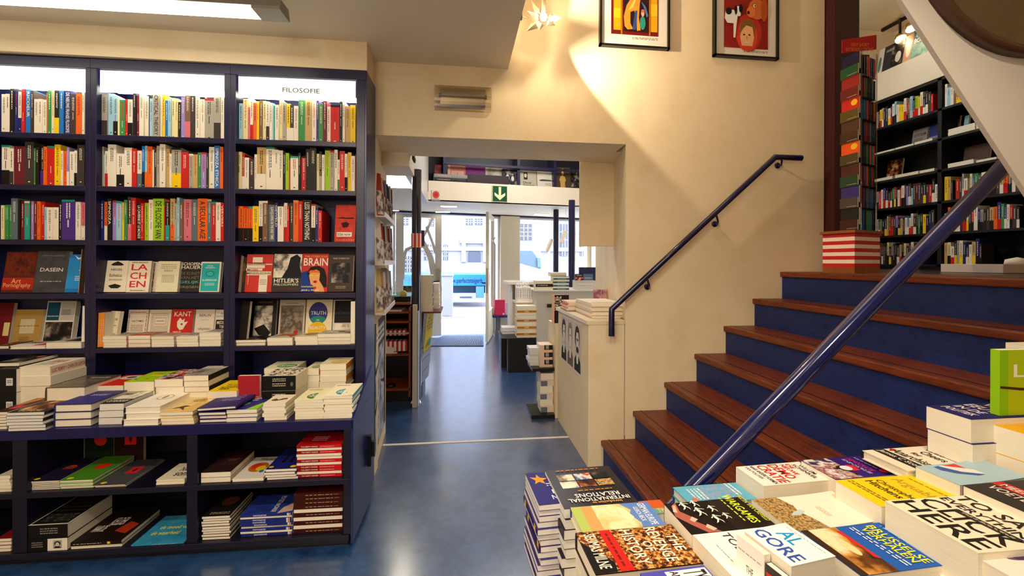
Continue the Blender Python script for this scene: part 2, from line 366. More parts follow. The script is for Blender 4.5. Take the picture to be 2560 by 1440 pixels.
# windows
def window(n,x0,x1,z0,z1,bars=()):
    mb=MB(); fr=M('e4e4e8',.4); t=.035
    mb.box(x0,.03,z0,x0+t,.09,z1,fr,SF); mb.box(x1-t,.03,z0,x1,.09,z1,fr,SF); mb.box(x0,.03,z0,x1,.09,z0+t,fr,SF); mb.box(x0,.03,z1-t,x1,.09,z1,fr,SF)
    for b in bars: mb.box(b-.012,.04,z0,b+.012,.08,z1,fr,SF)
    o=mb.obj('window_%d'%n); o['kind']='structure'
    g=MB(); g.box(x0+t,.055,z0+t,x1-t,.06,z1-t,glass()); g2=g.obj('window_pane',o)
    g2.matrix_basis=SF
window(1,sfx(1228),sfx(1250),.34,2.12)
window(2,sfx(1297),sfx(1493),.34,2.12,(sfx(1440),))
window(3,sfx(960),sfx(988),.1,2.12)
# outdoors
mb=MB(); mb.prism([SF@V((-14,.0,-.03)),SF@V((16,.0,-.03)),SF@V((16,45,-.03)),SF@V((-14,45,-.03))],(0,0,-.05),NM('street_bricks',['605e68','74727c','68666e'],30,.7,stretch=(1,2,1),bump=.2)); struct(mb,'street')
mb=MB(); mb.box(-8,1.9,-.03,8,2.05,.0,M('d8d4d0',.7),SF); mb.box(-8,2.7,-.03,8,2.8,.0,M('8a8684',.7),SF); struct(mb,'kerb')
# ---- front room: door leaves
dl=thing('shop_door','white shop door leaf with curved branch-shaped cut-outs and a handle','door',mat=SF)
x0,x1=sfx(990),sfx(1104); Wd=x1-x0; fr=M('d6d2cc',.45)
lf=MB()
def sbox(m,xa,za,xb,zb,mat=fr,y0=.02,y1=.06): m.box(x0+xa*Wd,y0,za,x0+xb*Wd,y1,zb,mat)
sbox(lf,0,0.02,.16,2.11); sbox(lf,.86,.02,1,2.11); sbox(lf,.16,2.05,.86,2.11); sbox(lf,.16,.02,.86,.50)
def branch(pts,ws):
    n=len(pts); L=[];R=[]
    for i,(a,b) in enumerate(pts):
        p=V((a,b)); q=V(pts[min(i+1,n-1)])-V(pts[max(i-1,0)]); q.normalize(); nn=V((-q.y,q.x))*ws[i]/2; L.append(p+nn); R.append(p-nn)
    for i in range(n-1):
        lf.prism([(x0+a.x*Wd,.025,a.y) for a in (R[i],R[i+1],L[i+1],L[i])],(0,.03,0),fr)
branch([(.90,.75),(.84,1.05),(.76,1.35),(.62,1.58),(.5,1.75),(.42,1.92),(.36,2.1)],[.22,.16,.12,.1,.09,.08,.07])
branch([(.55,1.68),(.68,1.85),(.78,2.02),(.84,2.1)],[.06,.05,.05,.05])
branch([(.10,1.0),(.16,1.35),(.22,1.5),(.4,1.56),(.52,1.62)],[.16,.08,.06,.05,.05])
branch([(.66,1.9),(.80,1.62),(.87,1.45)],[.05,.05,.07])
lo=lf.obj('door_frame',dl)
MB().box(x0+.1,.038,.1,x1-.1,.042,2.08,glass()).obj('glass_pane',dl)
h=MB(); h.box(x0+.89*Wd,-.0,.88,x0+.97*Wd,.02,1.18,STEEL); h.tube([(x0+.93*Wd,0,.97),(x0+.93*Wd,-.05,.97),(x0+.80*Wd,-.055,.96)],.01,BLK); h.obj('door_handle',dl)
# open right leaf, seen nearly edge-on
hx=V(SF@V((sfx(1229),0,0))); fx=AZ(1211,862,0)
dd=(V((fx.x,fx.y,0))-hx); Ld=.88; dd.normalize(); nn=V((-dd.y,dd.x,0)); DF=frame(hx,dd,nn,V((0,0,1)))
dr=thing('shop_door','white shop door leaf standing open into the shop, seen edge-on','door',mat=DF)
m_=MB(); cr=M('e2dac6',.5); m_.box(0,0,.02,.1,.045,2.1,cr); m_.box(Ld-.12,0,.02,Ld,.045,2.1,cr); m_.box(.1,0,2.02,Ld-.1,.045,2.1,cr); m_.box(.1,0,.02,Ld-.1,.045,.5,cr); m_.obj('door_frame',dr,.003)
MB().box(.1,.02,.5,Ld-.12,.024,2.02,glass()).obj('glass_pane',dr)
h=MB(); h.box(Ld-.1,-.004,.85,Ld-.03,.0,1.15,STEEL); h.box(Ld-.004,.008,.8,Ld+.003,.038,1.2,STEEL); h.tube([(Ld-.06,0,.96),(Ld-.06,-.06,.96),(Ld-.18,-.065,.96)],.011,BLK); h.obj('door_handle',dr)
pv=V(SF@V((sfx(1233),-.09,0))); po=MB(); po.tube([pv,pv+V((0,0,1.6))],.012,STEEL); po.tube([pv+V((0,0,1.6)),pv+V((-.04,-.04,1.68)),pv+V((0,0,1.73))],.012,STEEL)
tag(po.obj('door_bar'),'upright steel bar standing beside the open shop door','bar')
# ================= THE BOOKCASE ON THE LEFT =================
VF=2.461; VB=2.672; VT=2.063; ZT=.581
SH=[1.945,1.681,1.404,1.129,.849]
BAYS=[('left',-2.62,-2.57,-1.946,-1.922),('middle',-1.922,-1.894,-1.276,-1.246),('right',-1.246,-1.220,-.6016,-.5473)]
BACKM=M('0c1248',.4)
HEAD=bpy.data.materials.new('lit_header'); HEAD.use_nodes=True
hb=HEAD.node_tree.nodes['Principled BSDF']; hb.inputs['Base Color'].default_value=(.9,.9,.8,1); hb.inputs['Emission Color'].default_value=(1,.98,.84,1); hb.inputs['Emission Strength'].default_value=.95
HEAD2=HEAD.copy(); HEAD2.node_tree.nodes['Principled BSDF'].inputs['Emission Strength'].default_value=9
for bn,ua,u0,u1,ub in BAYS:
    t=thing('bookcase','tall navy bookcase unit with a lit header, %s of the three bays'%('leftmost' if bn=='left' else 'middle' if bn=='middle' else 'rightmost, header reading filosofie,'),'bookcase',mat=frame(UV((ua+ub)/2,VF,0),ux,uy,V((0,0,1))),group='navy bookcase units')
    c=(ua+ub)/2; D=VB-VF
    def part(n,*b,mat=NAVY,bev=.0015): 
        mb=MB(); mb.box(b[0]-c,b[1],b[2],b[3]-c,b[4],b[5],mat); return mb.obj(n,t,bev)
    part('bottom_board',u0,0,.556,u1,D-.012,ZT); part('side_panel',ua,0,0,u0,D,2.335); 
    if bn=='right': part('side_panel',u1,0,0,-.5573,D+.02,2.335); 
    else: part('side_panel',u1,0,0,ub-.0005,D,2.335)
    if bn=='right':
        mb=MB(); mb.box(-.5573-c,0,0,-.5473-c,D+.02,2.335,NAVY_DAYLIT); mb.obj('end_panel',t,.001)
    part('top_rail',ua,-.003,2.283,ub-.0005,.03,2.337); part('top_panel',ua,.03,2.315,ub-.0005,D,2.335)
    part('back_panel',u0,D-.012,0,u1,D,2.33,mat=BACKM)
    for z in SH: part('shelf',u0,0.0,z-.026,u1,D-.012,z)
    hd=MB(); hd.box(u0+.008-c,.012,2.168,u1-.008-c,.016,2.280,HEAD); hd.box(u0+.02-c,.05,2.20,u1-.02-c,.12,2.21,HEAD2)
    if bn=='right': art(hd,(u0+.008-c,.012,2.168),(u1-u0-.016,0,0),(0,0,.112),[('t','6a6450','FILOSOFIE',.37,.33,.69,.56)])
    hd.obj('header_light',t)
# base cabinet with display top
t=thing('display_cabinet','low navy display cabinet in front of the bookcase, its top covered with book stacks','cabinet',mat=frame(UV(-1.4,VT,0),ux,uy,V((0,0,1))))
def cp(n,*b,mat=NAVY,bev=.0015,par=None):
    mb=MB(); mb.box(b[0]+1.4,b[1]-VT,b[2],b[3]+1.4,b[4]-VT,b[5],mat); return mb.obj(n,par or t,bev)
cp('top_board',-2.65,VT,.536,-.513,VF-.003,ZT,mat=M('14124a',.3)); 
for a,b in ((-1.9117,-1.8552),(-1.222,-1.1777),(-.5558,-.523)): cp('divider',a,VT+.004,.058,b,VF-.014,.536,mat=DARKN)
cp('end_panel',-.523,VT,.02,-.5125,VF-.003,.58,mat=NAVY_DAYLIT)
cp('end_panel',-2.66,VT,.02,-2.65,VF-.003,.58,mat=NAVY_DAYLIT); cp('divider',-2.64,VT+.004,.058,-2.60,VF-.014,.536,mat=DARKN)
cp('back_panel',-2.6,VF-.014,.058,-.53,VF-.003,.536,mat=DARKN)
cp('shelf',-2.65,VT+.002,.288,-.53,VF-.014,.312,mat=DARKN); cp('bottom_board',-2.65,VT-.002,.032,-.53,VF-.014,.058,mat=DARKN); cp('plinth',-2.65,VT+.03,0,-.54,VT+.05,.032,mat=BLK)
mb=MB(); mb.prism([(-.523+1.4,0,ZT),(-.523+1.4,VF-VT,ZT),(-.523+1.4,VF-VT,.735),],(.010,0,0),NAVY_DAYLIT); mb.obj('side_guard',t)
mb=MB(); X_=.890; mb.box(X_,.27,.24,X_+.02,.30,.40,BLK); mb.box(X_+.018,.275,.29,X_+.035,.295,.37,BLK); mb.obj('handle',t,.004)
# ---- upright books, three shelves in three bays
C1=(0,140,4.2345); C2=(560,140,4.235); C3=(0,470,4.414); C4=(560,470,3.5125); C5=(0,730,3.891); C6=(480,860,5.333); C7=(0,1060,3.79); C8=(450,1060,3.79)
pv_=lambda x,y: AV(x,y,2.492)
R11="55,400,W;100,400,W;147,330,K;183,362,N;222,375,W/N;260,343,R;313,345,B|RICOEUR;345,362,D;395,450,W;440,452,W;487,458,W;500,390,O;543,362,E;573,348,C;622,355,K/Y;668,355,B;738,355,N|DE NIEUWE FRANSE FILOSOFIE;803,402,D;862,393,O;890,375,W"
R12="1065,388,Y;1133,403,S/D;1192,393,L;1242,418,L/K;1263,432,C;1320,462,E;1352,455,R;1405,460,W/K;1440,380,K;1473,415,M;1520,400,W;1565,440,W;1583,407,K;1615,450,L;1690,385,S|CRITICAL THEORY;1707,405,W;1740,400,Y;1777,465,B;1810,445,L;1845,440,C;1880,447,C;1915,485,K;1955,433,V;2015,393,U/Q;2062,400,D;2110,425,W;2165,430,W;2263,450,S;2335,413,S/D;2370,435,W"
R21="90,940,W/K;132,975,W/D;252,950,M;348,905,D;372,975,E;412,965,K;458,935,K/P;495,958,O;568,950,R;632,935,Y;658,1000,W;703,1003,O;730,965,V/W;780,1010,W;812,1000,W/K;890,940,D"
R22="1085,955,S;1100,1040,L;1135,1003,W/R;1225,935,W;1310,1030,W/K;1393,968,W;1447,978,R;1500,1000,W/G;1530,953,B/K;1555,950,L/O;1605,955,O;1622,988,W;1655,990,D;1690,950,S;1750,932,W;1785,980,A;1807,1030,W;1910,968,S/Y;1990,1015,R;2038,1033,S;2085,1020,A;2128,1018,E;2180,1020,V;2205,1040,D;2268,960,W;2325,948,B|SPINOZA ETHICA;2360,960,O"
R13="158,490,K/B;198,500,L;250,425,C;275,540,Q;307,450,W/R;342,490,O;368,475,Y;405,465,U;440,470,C;475,478,W/D;505,490,W;520,495,L;538,520,T;580,515,W;615,458,C;655,490,S;695,500,Y/W;735,513,D/W;783,525,W;856,448,E;927,448,A;975,465,W;1000,455,P;1047,500,E;1088,457,M;1127,532,W;1222,520,R;1253,475,K;1280,480,W;1333,525,A;1390,515,Y"
R23="128,1040,R;187,1012,C;215,1035,R/W;262,1075,W;315,1090,D;343,1038,W;438,962,A/W;527,958,W;572,990,W;620,998,W;648,1010,K;685,1025,I;700,1100,R;785,1060,W;812,1025,K;865,1055,R;907,985,K;978,967,K;1008,1033,C;1035,1010,K/S;1065,1045,W;1120,977,I;1165,1000,S;1200,990,W;1222,1095,W/E;1278,1005,R;1307,1035,W/K;1345,1017,Y;1382,1055,W;1394,1040,M"
R31="42,190,C;68,185,E;95,185,E;122,185,E;195,113,G;217,130,K;255,140,M;315,143,T;333,160,D;367,145,V;407,143,M;443,147,O;480,150,R;508,208,L;573,212,W;638,212,W;680,150,K;825,130,P;883,152,W;928,155,Q/W"
R32="1103,157,T;1145,137,N;1183,152,O/W;1232,117,K|SPINOZA;1280,137,V;1335,147,L;1362,160,Y;1398,130,E;1445,98,D/Q;1497,107,R;1550,167,K|LA CAVERNE ET LE MONDE;1585,168,R;1630,163,I;1683,127,W;1805,117,I|DE FILOSOFIE VAN;1820,200,R;1867,130,K/T;1920,115,A/O;1948,168,S;1977,105,L;2017,155,U;2103,123,Q;2172,123,G;2280,115,O|A SECULAR AGE;2328,123,G;2375,153,R;2430,157,W;2466,165,R|VERVIERS"
R33="133,160,O/K;168,160,O/K;208,160,O/K;247,160,O/K;300,158,Y;337,112,W/K;383,113,U;443,145,G|SLAVOJ LIVING IN THE END TIMES;470,130,N|GEWELD;523,145,W;552,130,W/R;572,162,R;605,130,D;650,107,O;688,115,R;765,105,K|LESS THAN NOTHING;800,140,W/K;825,170,N;860,198,R"
for c_,x0_,sp,zi,sn,bn in ((C1,4,R11,0,'top','left'),(C1,1018,R12,0,'top','middle'),(C1,4,R21,1,'second','left'),(C1,1024,R22,1,'second','middle'),(C2,118,R13,0,'top','right'),(C2,108,R23,1,'second','right'),(C3,6,R31,2,'third','left'),(C3,1065,R32,2,'third','middle'),(C4,94,R33,2,'third','right')):
    spine_row(c_,x0_,sp,pv_,ux,uy,SH[zi],'%s shelf of %s bay'%(sn,bn),'books upright on the %s shelf of the %s bay'%(sn,bn))
# ---- books standing face out
def faceout(c,xl,xr,yt,zb,v,col,front,label,group,t=.02,lean=9,hard=False,spinecol=None,yaw=0,sk=0):
    yb_=0; a=AV(*crop(c,xl,0),v); b=AV(*crop(c,xr,0),v); wd=(b-a).dot(ux)
    pt=AV(*crop(c,(xl+xr)/2,yt),v+.03); h=(pt.z-zb)/math.cos(math.radians(lean))
    L=math.radians(lean); ey=(V((0,0,1))*math.cos(L)+uy*math.sin(L)); ex=ux
    if yaw: R=Matrix.Rotation(math.radians(yaw),3,'Z'); ex=R@ex; ey=R@ey
    ez=ex.cross(ey); o=UV(a.dot(ux),v)+V((0,0,zb))-ez*t; o+=uy*.0
    bm=bookmesh(wd,h,t,col,'L',hard,front,None,spinecol); o.z=max(o.z,zb+.0005)
    place(bm,frame(o,ex,ey,ez),label,group)
PHW=NM('photo_light_print',['2a2622','8a8076','d8cdb8','f0e8d4'],14,.4,kind='NOISE',detail=4,pos=[.35,.45,.52,.62])
PHD=NM('photo_dark_print',['0c0a0a','1c1818','5a5048','a89c8c'],16,.35,detail=4,pos=[.4,.5,.58,.68])
PHB=NM('photo_warm_print',['1a0a06','5a2010','a86a3c','e8c890'],18,.35,detail=5,pos=[.38,.48,.56,.66])
PHC=NM('photo_colour_print',['402018','c84030','e8d8c0','4868a0'],22,.35,detail=3,pos=[.38,.47,.53,.62],kind='NOISE')
HAY=NM('hay_print',['2c1c0c','8a6a3c','c8a86c','6a4c28'],170,.4,detail=6,pos=[.3,.45,.6,.7])
GG='books standing face out on the fourth shelf'
z4=SH[3]; z5=SH[4]; VV=2.51
faceout(C3,10,358,712,z4,VV,'5a1a10',[('r',NM('rust_print',['3a120a','7a2c18','2a0c08'],20,.4),.04,.42,.96,.98),('r','a82818',0,.07,1,.36),('t','e8a468','Art',.28,.22,.6,.34),('t','e8a468','Pornography',.05,.1,.92,.23)],'rust brown book with a red band titled Art and Pornography, fourth shelf',GG)
faceout(C3,360,712,702,z4,VV,'34343a',[('r',NM('dark_sheen_print',['2c2c30','4c4c50','28282c'],4,.25),0,0,1,1),('t','e8e4dc','DASEIN',.14,.5,.86,.59),('t','8a8680','JOHN HAUGELAND',.14,.86,.84,.9),('l','d0ccc4',.2,.25,.86,.28,1,0)],'charcoal book with the white title Dasein, fourth shelf of left bay',GG)
faceout(C3,716,900,740,z4,VV,'1a74c0',[('r','2a90d8',0,.1,1,.9),('p','f0f0f0',[(.3,.98),(.6,.9),(.95,1),(.9,.93),(.55,.86)]),('t','f0f0f0','AI',.7,.56,.98,.66),('l','e0e8f0',.5,.3,.95,.44,3,0)],'blue shrink-wrapped book next to the charcoal one, fourth shelf of left bay',GG)
faceout(C3,868,926,680,z4,VV-.03,'6a4a28',[('r','2c1a10',0,0,1,1),('r','c8a468',0,0,.08,1)],'thin brown book leaning against the post, fourth shelf of left bay',GG,t=.01,lean=5)
faceout(C3,1140,1385,812,z4,VV,'f0e4cc',[('p','2a2420',[(.2,.86),(.3,.92),(.5,.98),(.7,.92),(.8,.86),(.7,.84),(.3,.84)]),('t','4a4038','HEGEL',.24,.68,.76,.75),('t','6a6058','Esthetica',.2,.48,.76,.58),('l','6a6058',.2,.36,.8,.42,2,0),('p','2a2420',[(.2,.2),(.5,.26),(.8,.2),(.66,.12),(.34,.12)])],'cream book with a small black tent emblem, fourth shelf of middle bay',GG,t=.03)
LA=[('t','d42a34','LA',.14,.7,.86,.9),('t','d42a34','CH',.12,.42,.84,.63),('t','d42a34','EN',.14,.16,.84,.36),('t','2a2420','HENRI BERGSON',.15,.93,.85,.965),('l','4a4038',.2,.04,.85,.08,1,0)]
faceout(C3,1470,1722,822,z4,VV+.04,'f0e4cc',LA,'rear copy of the cream book with large red letters, fourth shelf',GG,t=.02)
faceout(C3,1388,1640,812,z4,VV,'f0e4cc',LA,'front copy of the cream book with large red letters, fourth shelf',GG,t=.02)
faceout(C3,1718,1958,818,z4,VV,'e8e0c0',[('l','4a5040',.3,.66,.7,.72,2,0),('l','8a8a68',.22,.3,.8,.56,7,0),('l','a8a878',.15,.74,.85,.92,3,0)],'pale cream book with fine green print, fourth shelf of middle bay',GG,t=.028)
faceout(C3,1976,2200,822,z4,VV+.02,'2c2622',[('t','ece4d0','SCHOPEN',0,.88,1,.98),('t','ece4d0','HAUER',.02,.76,.98,.87),('t','7a7064','DE KUNST',.0,.56,.96,.66),('t','7a7064','VAN HET',.02,.42,.96,.52),('t','5ab0a8','GELIJK',.0,.26,.98,.37),('t','8a8074','KRIJGEN',0,.1,.96,.2)],'black book filled with large lettering in white and teal, fourth shelf',GG)
faceout(C3,2200,2420,822,z4,VV,'e8e4cc',[('r','2cb0b0',.04,.03,.92,.95),('t','e8f0e8','MARCEL',.3,.84,.6,.88),('t','e8f0e8','MOREAU',.22,.78,.7,.82),('e','1a8a90',.47,.6,.22,.1),('e','3cbcbc',.47,.6,.17,.07),('t','f0f4ec','De VRIENDSCHAP',.12,.36,.84,.42),('l','d8ece4',.25,.2,.75,.3,3,0)],'teal book with a pale border and wreath, fourth shelf of middle bay',GG,t=.022)
C4b=C4
faceout(C4,98,128,600,z4,VV-.02,'c89858',[('r','d8b070',0,0,.3,1),('r','3a2a18',.3,0,1,1)],'narrow gold-edged book turned sideways at the post, fourth shelf',GG,t=.03,lean=10)
faceout(C4,135,190,612,z4,VV+.01,'2a1c10',[('e','6a4c28',.5,.7,.3,.12),('e','4a3420',.5,.4,.35,.16)],'dark patterned book half hidden at the post, fourth shelf of right bay',GG)
faceout(C4,183,415,588,z4,VV,'d03424',[('r','f0e4cc',.22,.78,.6,.92),('r','f0e4cc',.02,.72,.98,.745),('r','f0e4cc',.02,.63,.7,.71),('t','3a2a20','LEO STRAUSS',.06,.72,.72,.78),('r','f0e4cc',.0,.56,.62,.62),('r','f0e4cc',.04,.44,.96,.54),('t','5a3a28','MOSES',.04,.56,.45,.61),('t','5a3a28','MENDELSSOHN',.04,.46,.94,.52),('r','f0e4cc',.52,.0,.84,.44),('l','8a7a68',.56,.18,.8,.34,4,0),('r','f0e4cc',.1,.2,.115,.44)],'red book with cream cross-shaped bars, fourth shelf of right bay',GG)
faceout(C4,425,672,585,z4,VV,'2a2826',[('r',PHW,.0,.36,1,1),('p','1a1a1e',[(.5,.62),(.58,.9),(.8,.99),(.95,.9),(.92,.7),(1,.5),(1,.36),(.3,.36)]),('r','30302e',0,.34,1,.37),('t','f0e8d4',"HITLER'S",.04,.24,.92,.35),('t','d8ccb0','PHILOSOPHERS',.04,.16,.92,.22),('t','8a2a20','YVONNE SHERRATT',.06,.05,.88,.09)],'dark book with a grey portrait in profile, fourth shelf of right bay',GG)
faceout(C4,676,908,582,z4,VV,'c8201c',[('p','1a3a8c',[(0,0),(0,.5),(.2,.55),(.4,.45),(.5,.0)]),('p','1a1412',[(.3,.25),(.2,.5),(.32,.64),(.62,.68),(.85,.6),(.96,.4),(.98,.12),(.7,.1)]),('p','e8a468',[(.36,.2),(.28,.42),(.34,.54),(.56,.58),(.7,.48),(.68,.3),(.85,.12),(.9,0),(.5,0),(.6,.12),(.5,.14)]),('e','b01c18',.53,.26,.07,.035),('e','f0d040',.4,.43,.07,.025),('e','f0d040',.6,.42,.07,.02),('p','e87020',[(.26,.5),(.32,.56),(.62,.56),(.7,.52),(.6,.5)]),('t','f0c020','THE CONSCIOUS',.08,.9,.96,.95),('t','f4ecd8','BRAIN',.06,.68,.98,.88),('t','f0e040','How Attention Engenders Experience',.02,.1,.5,.16),('t','f4ecd8','JESSE J. PRINZ',.02,.01,.7,.06)],'red and blue comic-style book titled The Conscious Brain, fourth shelf',GG)
faceout(C4,912,1138,592,z4,VV,'3a2018',[('r',PHD,.12,.24,.84,.78),('t','c8b8a0','AND SYMPATHY',.16,.88,.8,.92),('l','a89880',.3,.08,.7,.16,3,0),('r','d8c0a0',.97,.02,.985,.97)],'dark brown book with a framed grey photograph, fourth shelf of right bay',GG)
# ZIZEK NOW on the third shelf
faceout(C4,970,1150,155,SH[2],2.53,'c02018',[('r',NM('red_print',['a01810','c83020','d83c28','801008'],10,.3),0,0,1,1),('p','3a0808',[(.05,.64),(.3,.67),(.5,.655),(.9,.66),(.92,.63),(.6,.62),(.3,.63)]),('p','3a0808',[(.3,.5),(.5,.54),(.7,.5),(.62,.4),(.4,.38)]),('r','f0e8d4',.1,.14,.84,.26),('t','2a2420','ŽIŽEK NOW',.12,.165,.78,.24),('l','e8c0a0',.1,.04,.95,.065,1,0)],'red book with a white title label standing face out, third shelf of right bay',None)
# fifth shelf face out
G5='books standing face out on the fifth shelf'; V5=2.60
faceout(C5,-60,78,112,z5,V5,'7a1418',[('r','e8d890',.5,.2,.92,.52)],'dark red book with a cream label, fifth shelf of left bay',G5)
faceout(C5,108,382,176,z5,V5,'b8924c',[('r','d8c8a0',.22,.3,.74,.72),('l','7a5c30',.25,.02,.6,.22,5,0),('l','7a5c30',.1,.5,.9,.54,1,0)],'tan book with a pale square panel, fifth shelf of left bay',G5)
faceout(C5,408,692,98,z5,V5,'e4e0d8',[('r','16506c',.03,.54,.46,.97),('r','c8c4bc',.5,.54,.97,.97),('l','5a5850',.54,.66,.85,.8,5,0),('r',PHD,.03,.02,.97,.5),('l','d8ece4',.06,.62,.44,.66,1,0)],'white book with a blue square and crowd photograph, fifth shelf',G5,t=.03)
faceout(C5,792,826,138,z5,V5-.1,'ece4d4',None,'white-edged book standing sideways beside the post, fifth shelf of left bay',G5,t=.08,lean=2)
faceout(C5,1015,1148,190,z5,V5-.06,'ece0c4',[('t','5a5040','BERLIN',.2,.72,.84,.79),('l','8a7a60',.25,.55,.8,.6,1,0),('l','a89878',.2,.3,.85,.36,1,0)],'cream book with small grey lettering beside orange spines, fifth shelf',G5,yaw=-14)
for k in range(3): faceout(C5,950+21*k,968+21*k,205,z5,V5-.13+.004*k,'e88a1c',[('l','f0d8a0',.3,.1,.7,.8,1,1)],'slim orange-spined book in the trio beside the post, fifth shelf',('orange-spined books on the fifth shelf'),t=.1,lean=2)
VAT=[('l','8a5a40',.1,.9,.9,.94,1,0),('t','5a4a40','VATTIMO',.2,.62,.8,.68),('l','a89878',.2,.1,.8,.55,8,0),('l','8a7a70',.03,.1,.1,.9,1,1),('l','8a7a70',.9,.1,.97,.9,1,1)]
faceout(C5,1218,1415,178,z5,V5,'f0e0cc',VAT,'cream book with a border of small marks, fifth shelf of middle bay',G5)
faceout(C5,1425,1640,178,z5,V5,'ece0cc',[('r','d4c8b4',.1,.1,.9,.9),('r','ece0cc',.22,.5,.86,.8),('r','d4b8a0',.27,.54,.8,.76),('r','ece4d4',.3,.57,.77,.73),('l','8a7a68',.35,.62,.7,.68,1,0)],'cream book with a finely ruled square frame, fifth shelf of middle bay',G5)
faceout(C5,1645,1858,174,z5,V5,'d02820',[('t','f4ecd8','KANT',.12,.78,.9,.93),('p','f4ecd8',[(.28,.62),(.4,.74),(.52,.66),(.62,.72),(.6,.6),(.78,.62),(.66,.5),(.58,.38),(.42,.36),(.3,.46)]),('e','c82018',.5,.54,.05,.03),('t','f4ecd8','NAAR DE',.14,.28,.5,.33),('t','f4ecd8','EEUWIGE',.14,.16,.94,.27),('t','f4ecd8','VREDE',.14,.03,.7,.13)],'red book with a white bird and block lettering, fifth shelf',G5)
faceout(C5,1880,2068,176,z5,V5,'ece0d0',[('t','6a5c50','BERLIN',.2,.78,.8,.86),('l','a89888',.3,.66,.7,.69,1,0),('t','8a7c70','VRIJHEID',.18,.34,.84,.42)],'pale grey book with two faint words, fifth shelf of middle bay',G5)
faceout(C5,2074,2180,178,z5,V5,'ece0d0',[('t','6a8c98','PETER',.5,.84,1,.9),('t','6a8c98','SLOTERDIJK',.1,.76,1,.81),('r','2a221c',.1,.36,1,.68),('t','f0e8d8','MEDIA',.2,.54,1,.64),('t','f0e8d8','TIJD',.45,.4,1,.5)],'cream book with a black title box beside the post, fifth shelf',G5)
faceout(C4,108,205,1000,z5,V5-.1,'1c1614',[('l','8a8278',.08,.1,.2,.85,1,1)],'black book standing at an angle beside the post, fifth shelf of right bay',G5,yaw=-10)
faceout(C4,240,448,990,z5,V5,'14100e',[('r',PHW,.06,.1,.84,.86),('p','1c1816',[(.1,.3),(.5,.4),(.8,.2),(.7,.1),(.3,.14)]),('t','8a8278','GREGORY CURRIE',.2,.93,.8,.96)],'black book with a misty landscape photograph, fifth shelf of right bay',G5)
faceout(C4,474,702,988,z5,V5,'cfc2b2',[('r','8a7a66',.06,.06,.94,.86),('r',NM('grey_plant_print',['6a5c4c','a89a84','54483c','beb09a'],9,.4),.09,.09,.91,.83),('e','b03420',.68,.2,.08,.05),('l','6a5c50',.25,.9,.75,.93,1,0)],'grey book with a picture of blossoms and red dot, fifth shelf',G5)
faceout(C4,713,944,986,z5,V5,'ecdfb8',[('e','3a3a8c',.46,.66,.36,.28),('p','2a8a78',[(.15,.52),(.3,.58),(.5,.6),(.7,.56),(.78,.5),(.6,.4),(.3,.4)]),('e','eab820',.46,.22,.36,.23),('t','f0e8d8','TRUTH',.18,.62,.76,.71),('t','f0e8d8','OR',.4,.47,.52,.51),('t','f4ecd0','BEAUTY',.17,.26,.78,.34),('l','f4ecd0',.2,.19,.74,.21,1,0)],'cream book with a blue disc above a yellow disc, fifth shelf',G5)
faceout(C4,952,1112,988,z5,V5,'d8d0c4',[('r','1a1416',.08,.42,1,.98),('r',PHW,.08,.0,.9,.4),('t','3a4a6c','ADOPT DIMENSIONS',.14,.64,.96,.7)],'dark-topped book with a row of pale stripes, fifth shelf of right bay',G5)
faceout(C4,1116,1154,996,z5,V5-.12,'ece4d0',None,'white-edged book standing sideways beside the post, fifth shelf of right bay',G5,t=.08,lean=1)
# ---- stacks
def stack(c,xl,xr,ytop,n,depth,zb,v,col,label,under,front=None,side='L',hard=False,spine=None,spinecol=None,face=None,page=None,jit=.006,yaw=0,alt=False,curl=0,topcol=None,thick=None,wplane=None,undercol=None):
    a=AV(*crop(c,xl,ytop),v); b=AV(*crop(c,xr,ytop),v); wd=(b-a).dot(ux); zt=a.z if not isinstance(ytop,tuple) else 0
    zt=(a.z+b.z)/2; t=max(.005,(zt-zb)/n)
    uc=undercol or col
    ms=[bookmesh(wd,depth,t,uc,side,hard,None,spine,spinecol,page)]
    alts={'L':'R','R':'L','N':'F','F':'N'}
    if alt: ms.append(bookmesh(wd,depth,t,uc,alts[side],hard,None,spine,spinecol,page))
    top=bookmesh(wd,depth,t,topcol or col,side,hard,front,spine,spinecol,page,curl=curl)
    rr=random.Random(label)
    for k in range(n):
        j=rr.uniform(-jit,jit); jy=rr.uniform(-jit,jit*.5)+.003; ya=math.radians(yaw+rr.uniform(-1.2,1.2)*(jit/.006))
        if k==n-1: bm=top; j=jy=0; ya=math.radians(yaw)
        elif alt and isinstance(alt,str): bm=ms[0 if alt[k%len(alt)]=='1' else 1]
        elif alt: bm=ms[k%2]
        else: bm=ms[0]
        R=Matrix.Rotation(ya,3,'Z'); ex=R@ux; ey=R@uy
        o=UV(a.dot(ux)+j,v+jy)+V((0,0,zb+k*t))
        place(bm,frame(o,ex,ey,V((0,0,1))),label if k==n-1 else under, None if k==n-1 else under)
ST='%s under the top copy %s'
